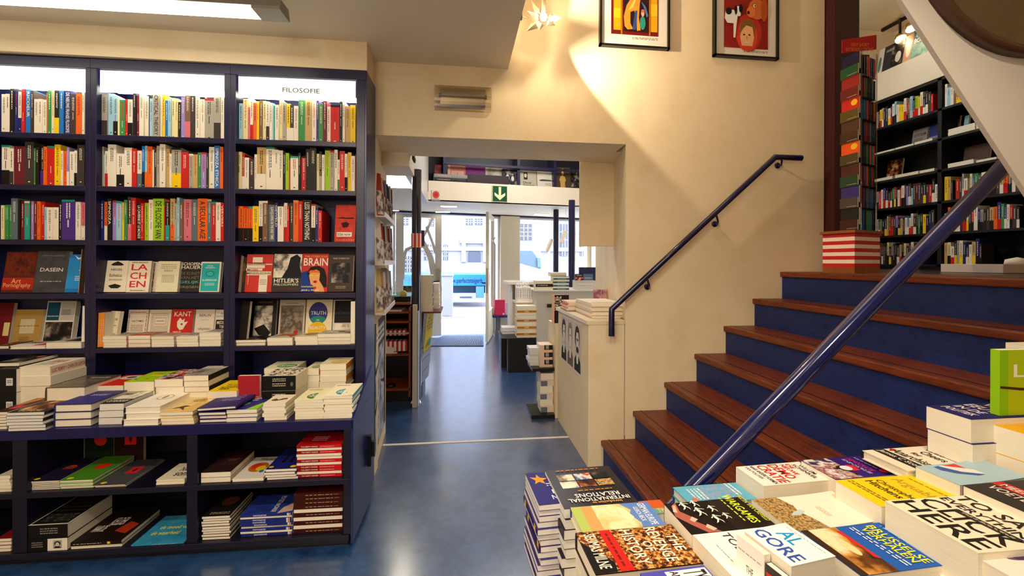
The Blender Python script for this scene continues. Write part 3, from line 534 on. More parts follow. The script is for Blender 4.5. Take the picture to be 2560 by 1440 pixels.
# fifth shelf, small stacks in front
S5=2.475
stack(C5,-40,86,520,1,.2,z5,S5,'3a2a1c','brown book lying flat at the edge of the picture, fifth shelf',None,[('r',PHB,0,0,1,1)],hard=True)
stack(C5,92,438,520,1,.2,z5,S5,'ece4dc','white book with red lettering lying flat, fifth shelf of left bay',None,[('p','d02848',[(.6,.0),(.98,.0),(.98,.9),(.86,.9)]),('t','3a3438','DENKEN',.1,.3,.5,.5)],hard=True,spinecol='2a2228')
stack(C5,450,790,492,1,.2,z5,S5,'d8d4cc','pale grey book with dark photo strip lying flat, fifth shelf',None,[('r',PHD,.3,.2,.9,.8)])
for k,(a,b,y,n,cl,fr,lb) in enumerate([(1002,1228,432,4,'e8e0cc',[('l','8a8068',.1,.1,.9,.9,6,0)],'cream book on the low stack nearest the orange spines'),(1246,1460,422,3,'c83028',[('t','f0e0d0','VREDE',.1,.2,.9,.5),('r','e8dcc8',.0,.6,1,.95)],'red and cream book on the second low stack'),(1472,1688,434,4,'e8d8c8',[('l','c05040',.1,.1,.9,.9,5,0)],'pale book with red print on the middle low stack'),(1716,1925,432,4,'e4dccc',[('l','6a6058',.1,.2,.9,.8,5,0)],'cream book on the fourth low stack'),(1940,2146,398,4,'e8e4dc',[('l','8a8884',.1,.2,.9,.8,4,0)],'white book on the low stack beside the post')]):
    stack(C5,a,b,y,n,.17,z5,S5,cl,lb+', fifth shelf of middle bay',ST%('cream-edged paperback',['beside the orange spines','topped in red and cream','topped with red print','fourth along','beside the post'][k])+', fifth shelf',fr,jit=.003)
for k,(a,b,y,n,cl,fr,lb,u) in enumerate([(102,365,1333,2,'2a2622',[('r',PHD,.05,.05,.95,.95)],'dark-covered book on the two-book pile','topped by a dark cover'),(378,600,1316,2,'d8cdb8',[('p','c86a3c',[(.1,.2),(.5,.5),(.9,.1),(.9,.7),(.3,.8)])],'pale book with orange blotch on the two-book pile','topped by an orange blotch'),(622,820,1305,2,'ece0bc',[('e','b8a068',.5,.5,.3,.3)],'cream book with faint disc on the two-book pile','topped by a faint disc'),(822,1112,1280,3,'c8c0b4',[('r',PHW,.2,.1,.95,.9)],'grey photo-covered book on the three-book pile','beside the post')]):
    stack(C4,a,b,y,n,.18,z5,S5,cl,lb+', fifth shelf of right bay',ST%('ivory-edged book',u)+', fifth shelf of right bay',fr,jit=.004)
# ---- stacks on the display top
OV=lambda col,txt:[('e',col,.62,.32,.33,.24),('t','f0ecd8',txt[0],.42,.38,.82,.46),('t','f0ecd8',txt[1],.36,.2,.88,.36),('l','a89a7c',.1,.8,.6,.9,2,0)]
f0=2.078; D0=.20
T=' on the display top'
stack(C5,-70,72,1168,6,.22,ZT,f0,'3a1c12','dark book with red and orange title at the picture edge'+T,ST%('ivory-edged paperback','cut by the picture edge')+T,[('p','d8344c',[(.3,.2),(.9,.2),(.95,.4),(.35,.4)]),('p','c8783c',[(0,.4),(.4,.42),(.8,.8),(.2,.9)])],curl=0)
stack(C5,70,432,1170,6,.20,ZT,2.045,'241c14','black book with golden swirling picture'+T+', in front',ST%('grey-edged paperback','with the golden swirl')+T,[('r',PHB,.1,.15,.9,.95),('t','d8b060','BOHEME',.2,.06,.8,.18)],side='R',alt='0101',spinecol='18161a',page=PAGE2)
stack(C5,532,888,1092,3,.24,ZT,f0,'2a2664','navy shrink-wrapped hardcover'+T+', on three thick copies',ST%('thick cream-edged hardcover','of navy shrink-wrapped books')+T,[('r','34307c',.0,.0,1,.6),('l','c8c4e0',.3,.5,.8,.62,2,0),('e','e8e0d8',.72,.92,.14,.06)],hard=True)
stack(C5,966,1204,1086,3,.22,ZT,f0+.02,'2c2826','black and white patterned paperback'+T+' beside the white-and-gold book',ST%('thick grey-edged paperback','with black and white pattern')+T,[('r',PHW,.02,.3,.98,.98),('r','1c1a18',.05,.04,.95,.3),('t','ece4d8','DE FILOSOOF',.1,.1,.9,.24)],page=PAGE2)
stack(C5,1212,1560,1116,3,.25,ZT,f0,'f4ecdc','white hardcover with a small gold ring emblem'+T,ST%('cream-edged hardcover','with the gold ring')+T,[('e','c8a880',.55,.55,.22,.16),('e','f4ecdc',.55,.55,.19,.13),('e','a88868',.55,.55,.06,.1)],hard=True,spinecol='1c1614')
stack(C5,1556,1876,1168,4,.22,ZT,f0-.005,'dcb460','sand-yellow book with a dark insect drawing'+T,ST%('ivory-edged book','of sand-yellow covers')+T,[('r',NM('sand_print',['d8a850','e8cc8c','cc9840'],5,.4),0,0,1,1),('t','6a4a20','LOU ANDREAS',.3,.78,.9,.86),('t','6a4a20','NIETZSCHE',.35,.66,.95,.75),('p','5a3a20',[(.1,.2),(.4,.4),(.6,.36),(.45,.3),(.6,.1),(.35,.25)])],curl=.004)
stack(C6,78,450,906,3,.22,ZT,f0,'241c5c','navy hardcover in the tidy low pile below the crooked one'+T,ST%('black-bound hardcover','of navy hardcovers')+T,[],hard=True,spinecol='141026',jit=.003)
p_=AV(*crop(C6,78,906),f0)
bm=bookmesh(.165,.235,.014,'2a2064','R',True,[('t','b8b0d8','NIETZSCHE',.3,.4,.8,.47),('l','8a84c0',.25,.5,.85,.75,4,0),('t','d8d4ec','ROBIN SMALL',.4,.86,.85,.91)])
R_=Matrix.Rotation(math.radians(-1),3,'Z')@Matrix.Rotation(math.radians(-3),3,'Y'); place(bm,frame(p_+V((-.002,-.004,.003)),R_@ux,R_@uy,R_@V((0,0,1))),'navy hardcover lying slightly crooked on top of its pile'+T)
stack(C6,458,866,872,3,.22,ZT,f0+.004,'2c2a7c','navy paperback with a lime green corner and white title'+T,ST%('cream-edged thick paperback','with the lime green corner')+T,[('p','8cd01c',[(.62,.0),(1,.0),(1,.56)]),('t','f4f0e8','THE',.5,.8,.7,.88),('t','f4f0e8','SUBJECT',.42,.66,.92,.77),('t','f4f0e8','OF',.4,.56,.6,.63),('e','4a7a5c',.35,.35,.16,.1)])
stack(C6,950,1248,790,5,.13,ZT,f0+.01,'f0e4cc','small cream paperback with brown seeds picture'+T,ST%('small ivory paperback','of small books')+T,[('p','7a4a1c',[(.15,.4),(.3,.55),(.45,.4),(.6,.55),(.8,.6),(.85,.45),(.6,.35),(.4,.25),(.2,.3)])],jit=.005)
stack(C6,1365,1748,746,7,.19,ZT,f0+.01,'ece4b8','cream book with a dark green oval'+T+' in the front row',ST%('ivory-edged paperback','with the dark green oval')+T,OV('4a7a2c',('DE','MENSELIJKE')),jit=.003,curl=.004)
stack(C6,1758,2142,690,8,.20,ZT,f0+.01,'f0e4c4','cream book with a teal oval'+T+' at the right end',ST%('ivory-edged paperback','with the teal oval')+T,OV('1f8c9c',('ERICH','FROMM')),side='R',alt='01',spinecol='4aa0c0',jit=.003,curl=.006)
# second row
s1=2.30
stack(C5,-60,158,752,2,.18,ZT,s1-.05,'0c0a0c','black shrink-wrapped book block with price labels, picture edge'+T,ST%('black shrink-wrapped block','with price labels')+T,[],side='N',spine=[('r','d8d4d0',.55,.3,.85,.62),('l','4a4848',.6,.4,.8,.55,2,0)],jit=.002)
stack(C5,-60,184,690,1,.2,.80,s1+.0,'2a2422','black and white photo cover on the block at the edge of the picture',None,[('r',PHD,0,0,1,1),('p','e04030',[(.7,.6),(.9,.62),(.9,.75),(.75,.75)])])
stack(C5,186,488,728,5,.20,ZT,s1-.03,'ece0c8','cream book with red lettering on the thick stack'+T,ST%('thick paperback','with red-lettered spines')+T,[('t','c83828','OVER DE',.3,.62,.8,.74),('t','c83828','LIEFDE',.3,.46,.85,.6),('l','8ab0a8',.2,.2,.8,.4,3,0)],side='R',alt='01101',spine=[('t','b82820','LUC FERRY • OVER DE LIEFDE',.05,.3,.95,.72)])
stack(C5,446,822,926,2,.22,ZT,s1-.1,'4a3c34','brown glossy hardcover'+T+' beside the thick cream stack',ST%('ivory-edged hardcover','with the brown glossy cover')+T,[('r',NM('brown_gloss',['3a302c','7a6c60','2a2426'],4,.2),0,0,1,1),('t','d8d0c8','ADVANCED',.35,.72,.9,.8)],hard=True)
stack(C5,904,1198,910,3,.20,ZT,s1-.02,'d41c18','red book with a white round picture'+T,ST%('ivory-edged book','with red cover')+T,[('e','d8ccb8',.5,.75,.4,.2),('e','5a5450',.5,.75,.16,.1)],hard=False)
stack(C5,1208,1498,872,3,.20,ZT,s1-.02,'a8d010','lime book with small coloured figures'+T,ST%('cream-edged book','with the lime cover')+T,[('p','2a2a20',[(.1,.2),(.16,.3),(.2,.2)]),('p','d83020',[(.45,.22),(.5,.34),(.56,.22)]),('p','2a2a20',[(.7,.2),(.78,.3),(.84,.2)]),('t','e87820','KUNST',.4,.7,.85,.82),('p','f4d020',[(.35,.5),(.8,.5),(.8,.6),(.35,.6)])],curl=.008)
stack(C5,1504,1778,848,4,.20,ZT,s1-.02,'d8a8a0','book with a pink and blue crowd picture'+T,ST%('cream-edged book','with the pink and blue picture')+T,[('r',PHC,0,0,1,1)])
stack(C5,1788,2028,812,6,.20,ZT,s1-.02,'8a847c','grey photo-covered book on the black-lined stack'+T,ST%('black-backed cream-edged book','with the grey photo cover')+T,[('r',NM('grey_print',['5a544e','a8a094','3c3834'],12,.4),0,0,1,.7),('r','c8c0ac',0,.7,1,1)],spinecol='2a2418',side='R',alt='01',jit=.004)
stack(C6,205,598,630,3,.2,ZT,s1-.08,'f4cc10','yellow book with black italic lettering'+T,ST%('ivory-edged book','with the yellow cover')+T,[('t','2a2408','BIJDRAGEN',.25,.55,.8,.64),('t','2a2408','AAN HET',.3,.42,.7,.5),('t','2a2408','FILOSOFISCHE',.2,.28,.85,.38),('t','2a2408','DENKEN',.25,.14,.6,.24)])
# the red standing book
a=AV(*crop(C6,640,690),2.26); b=AV(*crop(C6,925,690),2.26); tp=AV(*crop(C6,640,412),2.26)
wd=(b-a).dot(ux); zb=.66; 
bm=bookmesh(wd,tp.z-ZT,.02,'a81c28','L',False,[('l','e8b8a8',.75,.37,.98,.4,1,0),('t','f0d8c8','THOUGHT',.5,.29,.98,.35),('l','e8b8a8',.45,.24,.98,.27,1,0)])
place(bm,frame(UV(a.dot(ux),2.26)+V((0,0,ZT)),ux,V((0,0,1)),-uy),'red book standing upright among the stacks'+T)
BLKT=[('r','0e0c0c',0,0,1,1),('l','c8bca8',.3,.62,.7,.86,2,0),('l','c8bca8',.3,.3,.7,.55,2,0),('e','6a625a',.88,.45,.04,.14),('r','8a827a',.0,.02,1,.04)]
MAZE=NM('maze_print',['14110f','e8dcc0'],60,.4,detail=1,pos=[.49,.5])
stack(C6,938,1384,425,2,.16,.60,2.22,'ece0c8','thick shrink-wrapped book with black front and maze-like cover'+T,ST%('thick black-fronted shrink-wrapped book','with the maze-like cover')+T,[('r',MAZE,.06,.08,.94,.92),('r','e8dcc4',.4,.38,.66,.62)],side='N',spine=BLKT,jit=.002)
mb=MB(); a=AV(*crop(C6,938,800),2.23); mb.box(a.dot(ux),2.225,ZT,a.dot(ux)+.19,2.37,.5995,M('0c0b12',.4),BX)
tag(mb.obj('tray'),'flat black tray under the shrink-wrapped books on the display top','tray')
stack(C6,962,1376,322,6,.16,ZT,2.40,'ece4bc','cream book with a green oval, rear row behind the wrapped books'+T,ST%('ivory-edged paperback','with the green oval, rear row')+T,OV('3a9a5c',('ERICH','FROMM')),jit=.003)
stack(C6,1506,1692,330,5,.16,ZT,2.38,'ece4bc','cream book with a light green oval, rear row'+T,ST%('ivory-edged thick paperback','with the light green oval')+T,OV('8aa83c',('ERICH','FROMM')),jit=.003)
stack(C6,1706,2056,268,6,.16,ZT,2.37,'ece0bc','cream book with a yellow oval on the rear corner stack'+T,ST%('ivory-edged paperback','with the yellow oval')+T,OV('eab42c',('ERICH','FROMM')),side='R',alt='01',spinecol='d8882c',jit=.004)
# ---- books inside the base cabinet
zm,zl_=.3125,.0585; W1=2.085; IN=' in the base cabinet'
SUNF=lambda bgc,kind:[('r',bgc,0,0,1,1)]+({'sun':[('e','e0501c',.55,.55,.2,.12),('r',bgc,.3,.5,.8,.53),('r',bgc,.3,.55,.8,.57),('r',bgc,.3,.6,.8,.62),('r',bgc,.3,.3,.8,.48)],'blob':[('e','e8301c',.55,.55,.22,.13)],'sq':[('r','e8242c',.36,.42,.76,.68),('e','4a1418',.56,.55,.05,.07)]}[kind])+[('e','e8d020',.2,.08,.1,.04)]
stack(C7,250,560,540,6,.22,zm,W1,'1c1434','dark violet book with striped orange half-disc, middle shelf'+IN,ST%('ivory-edged paperback','with the striped half-disc')+IN,SUNF('1c1434','sun'),jit=.003)
stack(C7,566,880,532,5,.24,zm,W1,'5a9a20','green book with a red blob, middle shelf'+IN,ST%('green-lined paperback','with the red blob')+IN,SUNF('4a8c1c','blob'),jit=.004)
stack(C7,888,1185,582,2,.25,zm,W1,'4a4a50','grey book with a red square, middle shelf'+IN,ST%('grey paperback','with the red square')+IN,SUNF('4a4a50','sq'),jit=.004)
stack(C7,1478,1748,525,4,.16,zm,W1,'ece0c4','cream book with handwritten black title, middle shelf'+IN,ST%('black-lined white book','with the handwritten title')+IN,[('t','2a2420','Nieuwe',.4,.5,1,.75),('t','2a2420','som',.4,.2,.9,.4)],jit=.002,spinecol='14100e')
stack(C7,-30,98,490,5,.2,zm,W1,'d8d0b8','cream book on the stack at the picture edge, middle shelf'+IN,ST%('ivory-edged book','cut by the picture edge')+IN,[('l','3a5a3a',.2,.4,.9,.8,3,0)])
for xl,xr,yt,colr,kind,lb in ((500,825,150,'120c20','sun','violet'),(835,1105,150,'122410','blob','green'),(1112,1385,140,'280c0c','sq','dark red')):
    a=AV(*crop(C7,xl,400),2.36); b=AV(*crop(C7,xr,400),2.36); wd=(b-a).dot(ux)
    bm=bookmesh(wd,.20,.02,colr,'L',False,SUNF(colr,kind)[:-1]); place(bm,frame(UV(a.dot(ux),2.36)+V((0,0,zm)),ux,V((0,0,1)),-uy),'%s book standing upright behind its own stack, middle shelf'%lb+IN)
BL=[('r','0e0d0e',0,0,1,1),('l','8a8478',.3,.3,.75,.8,3,0)]
stack(C7,268,640,955,1,.24,.112,2.072,'141214','thick black shrink-wrapped book with white-outlined cover, bottom shelf'+IN,None,[('r','e0d8c8',.0,.0,1,1),('r','14110f',.03,.03,.97,.97),('t','4a4640','HET GROTE',.15,.1,.9,.35),('l','3a3632',.1,.4,.9,.9,4,0)],side='N',spine=BL)
stack(C7,262,640,1088,1,.24,zl_,2.072,'141214','thick black book with a white portrait label, bottom shelf'+IN,None,[],side='N',spine=[('r','0e0d0e',0,0,1,1),('r','e8e0d0',.5,0,1,1),('l','8a8478',.1,.3,.38,.8,3,0),('r','a8a49c',.64,.2,.86,.85),('e','2a2622',.75,.58,.08,.2),('e','c8c0b4',.75,.5,.05,.18),('p','1c1a18',[(.66,.2),(.7,.36),(.8,.36),(.85,.2)])])
stack(C7,668,1150,1112,2,.24,zl_,2.068,'1a0c08','dark book with white slanted title, bottom shelf'+IN,ST%('black-spined book','with the slanted white title')+IN,[('t','ece4d8','NAAR DE',.1,.3,.35,.5,0),('t','ece4d8','KELDER',.3,.5,.6,.75),('p','a83018',[(.6,.3),(.9,.2),(.95,.5),(.7,.6)])],side='N',spine=[('r','1a0c08',0,0,1,1),('l','c8bca8',.05,.35,.6,.65,1,0),('r','e8c020',.72,.2,.78,.8)],alt='01',jit=.003)
stack(C7,1242,1740,1138,1,.22,zl_,2.07,'2a8cb8','blue book with yellow slanted title, bottom shelf'+IN,None,[('r',NM('sea_print',['1a6c9c','3aa0c8','88c8dc'],3,.4),0,0,1,1),('t','e8e020','de moed van',.2,.5,.8,.62),('t','e8e020','de waarheid',.15,.3,.7,.42)],side='N',spine=[('t','e8e020','DE MOED VAN',.4,.3,.85,.7)])
stack(C7,-40,105,1085,4,.2,zl_,W1,'7a1410','dark red book on the stack at the picture edge, bottom shelf'+IN,ST%('ivory-edged book','with dark red cover')+IN,[])
stack(C8,198,480,456,2,.22,zm,W1,'2c1614','dark brown shrink-wrapped book, middle shelf of right half'+IN,ST%('shrink-wrapped dark book','of dark brown books')+IN,[('r','3a1a18',.3,.3,.9,.8),('t','8a4a40','KANT',.45,.5,.8,.62)])
stack(C8,495,788,516,2,.22,zm,W1,'e8e0d4','white book with a colourful brain picture, middle shelf'+IN,ST%('shrink-wrapped white book','with the brain picture')+IN,[('t','3a3a38','Filosofie',.3,.82,.98,.95),('e','c86818',.48,.5,.32,.22),('e','d8301c',.4,.54,.18,.14),('e','e0c020',.6,.44,.16,.12),('e','2a6ab0',.72,.3,.07,.06)])
stack(C8,810,1102,425,4,.22,zm,W1,'16206c','navy book with yellow patches, middle shelf'+IN,ST%('ivory-edged thick paperback','with the yellow patches')+IN,[('e','e8c01c',.84,.1,.1,.05),('e','e8c01c',.12,.1,.08,.04),('p','0c0c1c',[(.3,.3),(.36,.8),(.42,.3)]),('p','0c0c1c',[(.55,.3),(.6,.8),(.68,.3)])])
LR=[('r','8c0c14',0,0,.5,1),('r','c81420',.5,0,1,1),('t','f0d8d0','THE LIBERTY READER',.1,.3,.47,.7),('l','f0d8d0',.52,.35,.84,.62,1,0)]
stack(C8,1104,1532,198,11,.15,zm,W1+.01,'a81018','glossy red book on the tall striped pile, middle shelf'+IN,ST%('red-spined or white-edged book','of red books')+IN,[('r',NM('red_gloss',['8c0810','d81c20','a80c14'],5,.2),0,0,1,1),('l','f0c8c0',.25,.3,.6,.7,3,0)],side='N',spine=LR,alt='1011010010',jit=.002)
stack(C8,206,470,872,9,.21,zl_,W1,'14100e','black book with faint portrait on the leaning pile, bottom shelf'+IN,ST%('cream-edged paperback','with the faint portrait')+IN,[('e','5a2c18',.5,.6,.3,.2),('l','a89c80',.2,.06,.9,.16,2,0)],jit=.004)
KN=[('r','1c2a78',0,0,1,1),('t','e8e8f0','KNOWLEDGE?',.25,.22,.5,.8),('r','d8d4d8',.9,0,.94,1),('r','e8a040',.95,0,.97,1)]
stack(C8,572,1062,852,9,.17,zl_,W1+.01,'20308c','blue photo-covered book on the striped pile, bottom shelf'+IN,ST%('blue-spined or white-edged book','of blue-covered books')+IN,[('r',NM('night_print',['14205c','28409c','0c1444'],5,.3),0,0,1,1),('p','c8a890',[(.7,.0),(.98,.1),(.9,.5),(.75,.3)]),('t','f0ece8','KNOWLEDGE',.55,.1,.65,.9,90)],side='N',spine=KN,alt='10101110',jit=.004)
FG=[('r','3c0c08',0,0,1,1),('l','c8a070',.24,.35,.8,.65,1,0),('l','c8a070',.82,.4,.92,.6,1,0)]
stack(C8,1076,1540,652,10,.16,zl_,W1+.01,'4a1008','maroon-spined book on the striped pile beside the cabinet side, bottom shelf'+IN,ST%('maroon-spined or white-edged book','beside the cabinet side')+IN,[],side='N',spine=FG,alt='101010111',jit=.002)
# ================= LAMPS, RAILS, PICTURES =================
t=thing('ceiling_lamp','long slim fluorescent lamp hanging below the ceiling over the bookcase','lamp',mat=frame(V((-1.5,2.1,2.40)),ux,uy,V((0,0,1))))
GREYM=M('8e8a80',.4,.3); TUBE=bpy.data.materials.new('lit_tube'); TUBE.use_nodes=True
e_=TUBE.node_tree.nodes['Principled BSDF']; e_.inputs['Emission Color'].default_value=(1,.93,.78,1); e_.inputs['Emission Strength'].default_value=9
mb=MB(); mb.prism([(-1.2,-.055,.012),(-1.2,.055,.012),(-1.2,.04,.05),(-1.2,-.04,.05)],(1.92,0,0),GREYM); mb.box(.60,-.055,0,.72,.055,.014,GREYM); mb.obj('housing',t,.001)
MB().box(-1.2,-.045,.002,.60,.045,.011,TUBE).obj('diffuser',t)
mb=MB(); mb.box(-1.2,.0,.055,.66,.01,.062,M('c8c4b8',.4)); mb.box(.60,-.008,.05,.63,.012,.088,M('e0dcd0',.4)); mb.obj('mounting_rail',t)
t=thing('wall_lamp','half-round glass wall lamp with a silver reflector above the opening','lamp',loc=(.02,2.698,2.29))
mb=MB(); n=14
for k in range(n):
    a0=-PI/2+PI*k/n; a1=-PI/2+PI*(k+1)/n; r=.076
    mb.prism([(-.17,-math.cos(a0)*.055,math.sin(a0)*r),(-.17,-math.cos(a1)*.055,math.sin(a1)*r),(-.17,-math.cos(a1)*.052,math.sin(a1)*(r-.002)),(-.17,-math.cos(a0)*.052,math.sin(a0)*(r-.002))],(.34,0,0),glass('shade_glass',(.93,.9,.82),.2))
mb.obj('glass_shade',t)
mb=MB()
for k in range(8):
    a0=-PI/2+PI*k/8; a1=-PI/2+PI*(k+1)/8
    mb.add([(-.135,-.004-.03*math.cos(a0),.062*math.sin(a0)),(.135,-.004-.03*math.cos(a0),.062*math.sin(a0)),(.135,-.004-.03*math.cos(a1),.062*math.sin(a1)),(-.135,-.004-.03*math.cos(a1),.062*math.sin(a1))],[(0,1,2,3)],M('e4dccc',.3,1))
mb.box(-.14,-.042,-.006,.14,-.036,.002,M('5a5248',.3,1)); mb.box(-.142,-.045,-.01,-.13,-.03,.012,BLK); mb.box(.13,-.045,-.01,.142,-.03,.012,BLK); mb.obj('reflector',t)
mb=MB(); mb.box(-.171,-.056,-.001,.171,-.054,.001,CHROME); mb.obj('clip_rail',t)
# star lamp
L0=AY(1358,45,2.42)
t=thing('star_lamp','pointed star-shaped metal lamp glowing at the edge of the ceiling opening','lamp',loc=L0)
PET=M('b8a890',.25,.9)
def petal(d,ln,wd):
    d=V(d).normalized(); s_=d.cross(V((0.2,-1,.1))).normalized(); u_=d.cross(s_); mb=MB()
    a=d*.028; b=d*(ln*.45)+s_*wd+u_*.006; c=d*ln; e=d*(ln*.45)-s_*wd+u_*.006; f_=d*(ln*.45)-u_*.012
    mb.add([a,b,c,e,f_],[(0,1,4),(1,2,4),(4,2,3),(0,4,3),(0,3,1),(1,3,2)],PET); mb.obj('petal',t)
for d,ln,wd in (((1,.1,.15),.11,.03),((.8,.1,-.35),.08,.03),((-.75,.1,-.6),.12,.025),((-1,0,-.1),.09,.03),((-.5,.2,.85),.13,.022),((-.9,.1,.4),.10,.02),((.15,.3,1),.11,.02),((-.3,.2,-.9),.07,.02)): petal(d,ln,wd)
BULB=bpy.data.materials.new('lit_bulb'); BULB.use_nodes=True; e_=BULB.node_tree.nodes['Principled BSDF']; e_.inputs['Emission Color'].default_value=(1,.82,.58,1); e_.inputs['Emission Strength'].default_value=60
mb=MB(); mb.lathe([(0,-.02),(.014,-.016),(.02,0),(.014,.016),(0,.02)],(0,-.01,0),BULB,n=16); mb.obj('bulb',t)
mb=MB(); mb.tube([(0,.0,.02),(.005,0,.35)],.014,PET); mb.box(-.003,-.004,.35,.02,.02,.36,PET); mb.tube([(-.03,.02,-.01),(L0.x*0-.12,.03,.02)],.005,STEEL); mb.box(-.135,.02,.0,-.115,.04,.05,BLK); mb.obj('stem',t)
point('star_lamp_light',L0+V((.0,-.05,0)),7,(1,.78,.5),.012)
spot('star_lamp_beam',L0+V((.05,-.02,.0)),L0+V((1.05,.16,.16)),34,108,(1,.82,.6),.12,.012)
# framed pictures
def picture(x0,z0,x1,z1,ax0,az0,ax1,az1,label,items,side=0):
    t=thing('framed_picture',label,'picture',loc=((x0+x1)/2,2.698,(z0+z1)/2)); cx,cz=(x0+x1)/2,(z0+z1)/2; fw_=.013
    BK=M('120d0c',.3)
    mb=MB()
    mb.box(x0-cx,-.03,z0-cz,x0+fw_+side-cx,0,z1-cz,BK); mb.box(x1-fw_-cx,-.03,z0-cz,x1-cx,0,z1-cz,BK); mb.box(x0-cx,-.03,z0-cz,x1-cx,0,z0+fw_-cz,BK); mb.box(x0-cx,-.03,z1-fw_-cz,x1-cx,0,z1-cz,BK); mb.obj('frame',t)
    mb=MB(); mb.box(x0+fw_-cx,-.014,z0+fw_-cz,x1-fw_-cx,-.004,z1-fw_-cz,M('e4dcd0',.6)); mb.obj('mount',t)
    mb=MB(); mb.box(ax0-cx,-.016,az0-cz,ax1-cx,-.0145,az1-cz,M('801c14',.5)); art(mb,(ax0-cx,-.016,az0-cz),(ax1-ax0,0,0),(0,0,az1-az0),items,.0004); art(mb,(ax0-cx,-.0141,az0-.035-cz),(ax1-ax0,0,0),(0,0,.03),[('l','5a5048',.45,.3,1,.8,2,0)]); mb.obj('print',t)
picture(.869,2.660,1.33,3.33,.946,2.742,1.256,3.25,'black framed picture of a sitting yellow dog on the stair wall, left of the two',
 [('r','6a1410',0,0,1,1),('r','e0a012',.05,.05,.2,1),('r','f0bc20',.05,.2,.2,.32),('r','e0a012',.84,.05,.98,1),('r','f0bc20',.84,.25,.98,.4),('r','b06a10',.2,.0,.235,1),('r','b06a10',.8,.0,.835,1),('r','2a1014',.26,.04,.78,1),('p','8a2a1a',[(.3,.5),(.7,.6),(.74,1),(.34,1)]),
 ('p','e09030',[(.28,.10),(.26,.22),(.32,.36),(.46,.50),(.52,.62),(.58,.66),(.63,.60),(.64,.52),(.60,.40),(.58,.22),(.62,.06),(.54,.05),(.53,.2),(.48,.3),(.40,.28),(.40,.14),(.46,.07),(.34,.06)]),('p','f0c060',[(.36,.3),(.5,.46),(.56,.58),(.56,.5),(.46,.34)]),('p','e09030',[(.52,.58),(.58,.74),(.66,.70),(.68,.62),(.6,.56)]),('p','281010',[(.6,.7),(.63,.76),(.65,.69)]),
 ('p','2a4a8c',[(.44,.06),(.5,.3),(.54,.3),(.52,.06)]),('p','7088c0',[(.32,.56),(.4,.62),(.44,.58),(.36,.53)]),('e','2a8c7c',.66,.15,.06,.085),('e','e0a880',.66,.27,.035,.04),('e','c8603c',.66,.30,.036,.02),('p','4a6a9c',[(.62,.42),(.72,.36),(.78,.24),(.74,.22),(.68,.34)])],.0)
picture(1.633,2.640,2.085,3.30,1.706,2.705,2.015,3.22,'black framed red picture with two dogs and a smiling face, right of the two',
 [('r','90201a',0,0,1,1),('e','b83020',.55,.2,.3,.24),('e','d04428',.52,.16,.24,.2),('p','e8b080',[(.40,.03),(.36,.14),(.40,.26),(.52,.31),(.64,.27),(.68,.14),(.64,.03)]),('p','7a5a28',[(.36,.18),(.36,.3),(.46,.37),(.62,.36),(.71,.28),(.68,.16),(.64,.27),(.5,.29),(.42,.24)]),('e','3a1c14',.45,.17,.025,.01),('e','3a1c14',.57,.17,.025,.01),('p','f4ead8',[(.45,.085),(.52,.065),(.59,.085),(.52,.075)]),('e','c87850',.51,.13,.012,.02),
 ('e','c86830',.74,.50,.2,.13),('e','b4521c',.9,.5,.08,.15),('e','d87a3c',.60,.46,.1,.07),('e','2a1410',.54,.45,.03,.022),('e','f0e0c8',.68,.54,.03,.02),('e','1a0c08',.69,.54,.015,.012),
 ('p','e8e8e4',[(.0,.36),(.02,.46),(.2,.47),(.3,.42),(.27,.3),(.24,.12),(.2,.12),(.2,.3),(.06,.3)]),('e','141418',.09,.45,.07,.045),('e','f0f0ec',.3,.46,.07,.06),('e','141418',.36,.49,.04,.06),('e','141418',.25,.47,.03,.06),('e','e8e8e4',.32,.42,.04,.03),
 ('p','d89040',[(.05,.82),(.2,.86),(.34,.78),(.44,.74),(.3,.72),(.14,.74)]),('p','e8e4d8',[(.5,.98),(.56,.86),(.66,.84),(.76,.86),(.74,1)]),('e','c02818',.66,.93,.04,.03)])
# stair rails
RAILM=M('120e3a',.22,coat=.5); RAILB=M('08124a',.18,coat=.8)
t=thing('wall_handrail','dark blue handrail bracketed to the cream wall beside the stairs','handrail',loc=(.94,2.63,.95))
P0=V((.94,2.63,.95)); A=V((.935,2.63,1.01)); B=V((2.03,2.63,1.985)); Z_=V((0,0,0))
mb=MB(); mb.tube([V((.938,2.63,.845))-P0,V((.938,2.63,1.01))-P0,B-P0,V((2.215,2.63,1.985))-P0],.0195,RAILM,18); mb.obj('rail',t)
for px in (1618,1790,1950):
    k=AY(px,600,2.63).x; z=A.z+(k-A.x)*(B.z-A.z)/(B.x-A.x)
    mb=MB(); mb.tube([V((k,2.63,z-.015))-P0,V((k+.015,2.635,z-.055))-P0,V((k+.03,2.66,z-.075))-P0,V((k+.03,2.695,z-.07))-P0],.0065,RAILM,10); mb.lathe([(.0,0),(.02,0),(.02,.004),(0,.004)],V((k+.03,2.693,z-.07))-P0,RAILM,(0,1,0),14); mb.obj('bracket',t)
t=thing('stair_handrail','thick glossy blue handrail rising along the open side of the stairs','handrail',loc=(.52,1.2,0)); P0=V((.52,1.2,0))
sl=.928; q0=V((.52,1.2,.682-(.713-.52)*sl)); q1=V((1.95,1.2,.682+(1.95-.713)*sl))
mb=MB(); mb.tube([q0-P0,q1-P0],.0235,RAILB,24); mb.obj('rail',t); mb=MB(); mb.tube([V((.56,1.2,0))-P0,V((.56,1.2,.52))-P0],.016,RAILB); mb.obj('post',t)
mb=MB(); mb.tube([V((1.9,1.2,1.07))-P0,V((1.9,1.2,1.77))-P0],.016,RAILB); mb.obj('post',t)
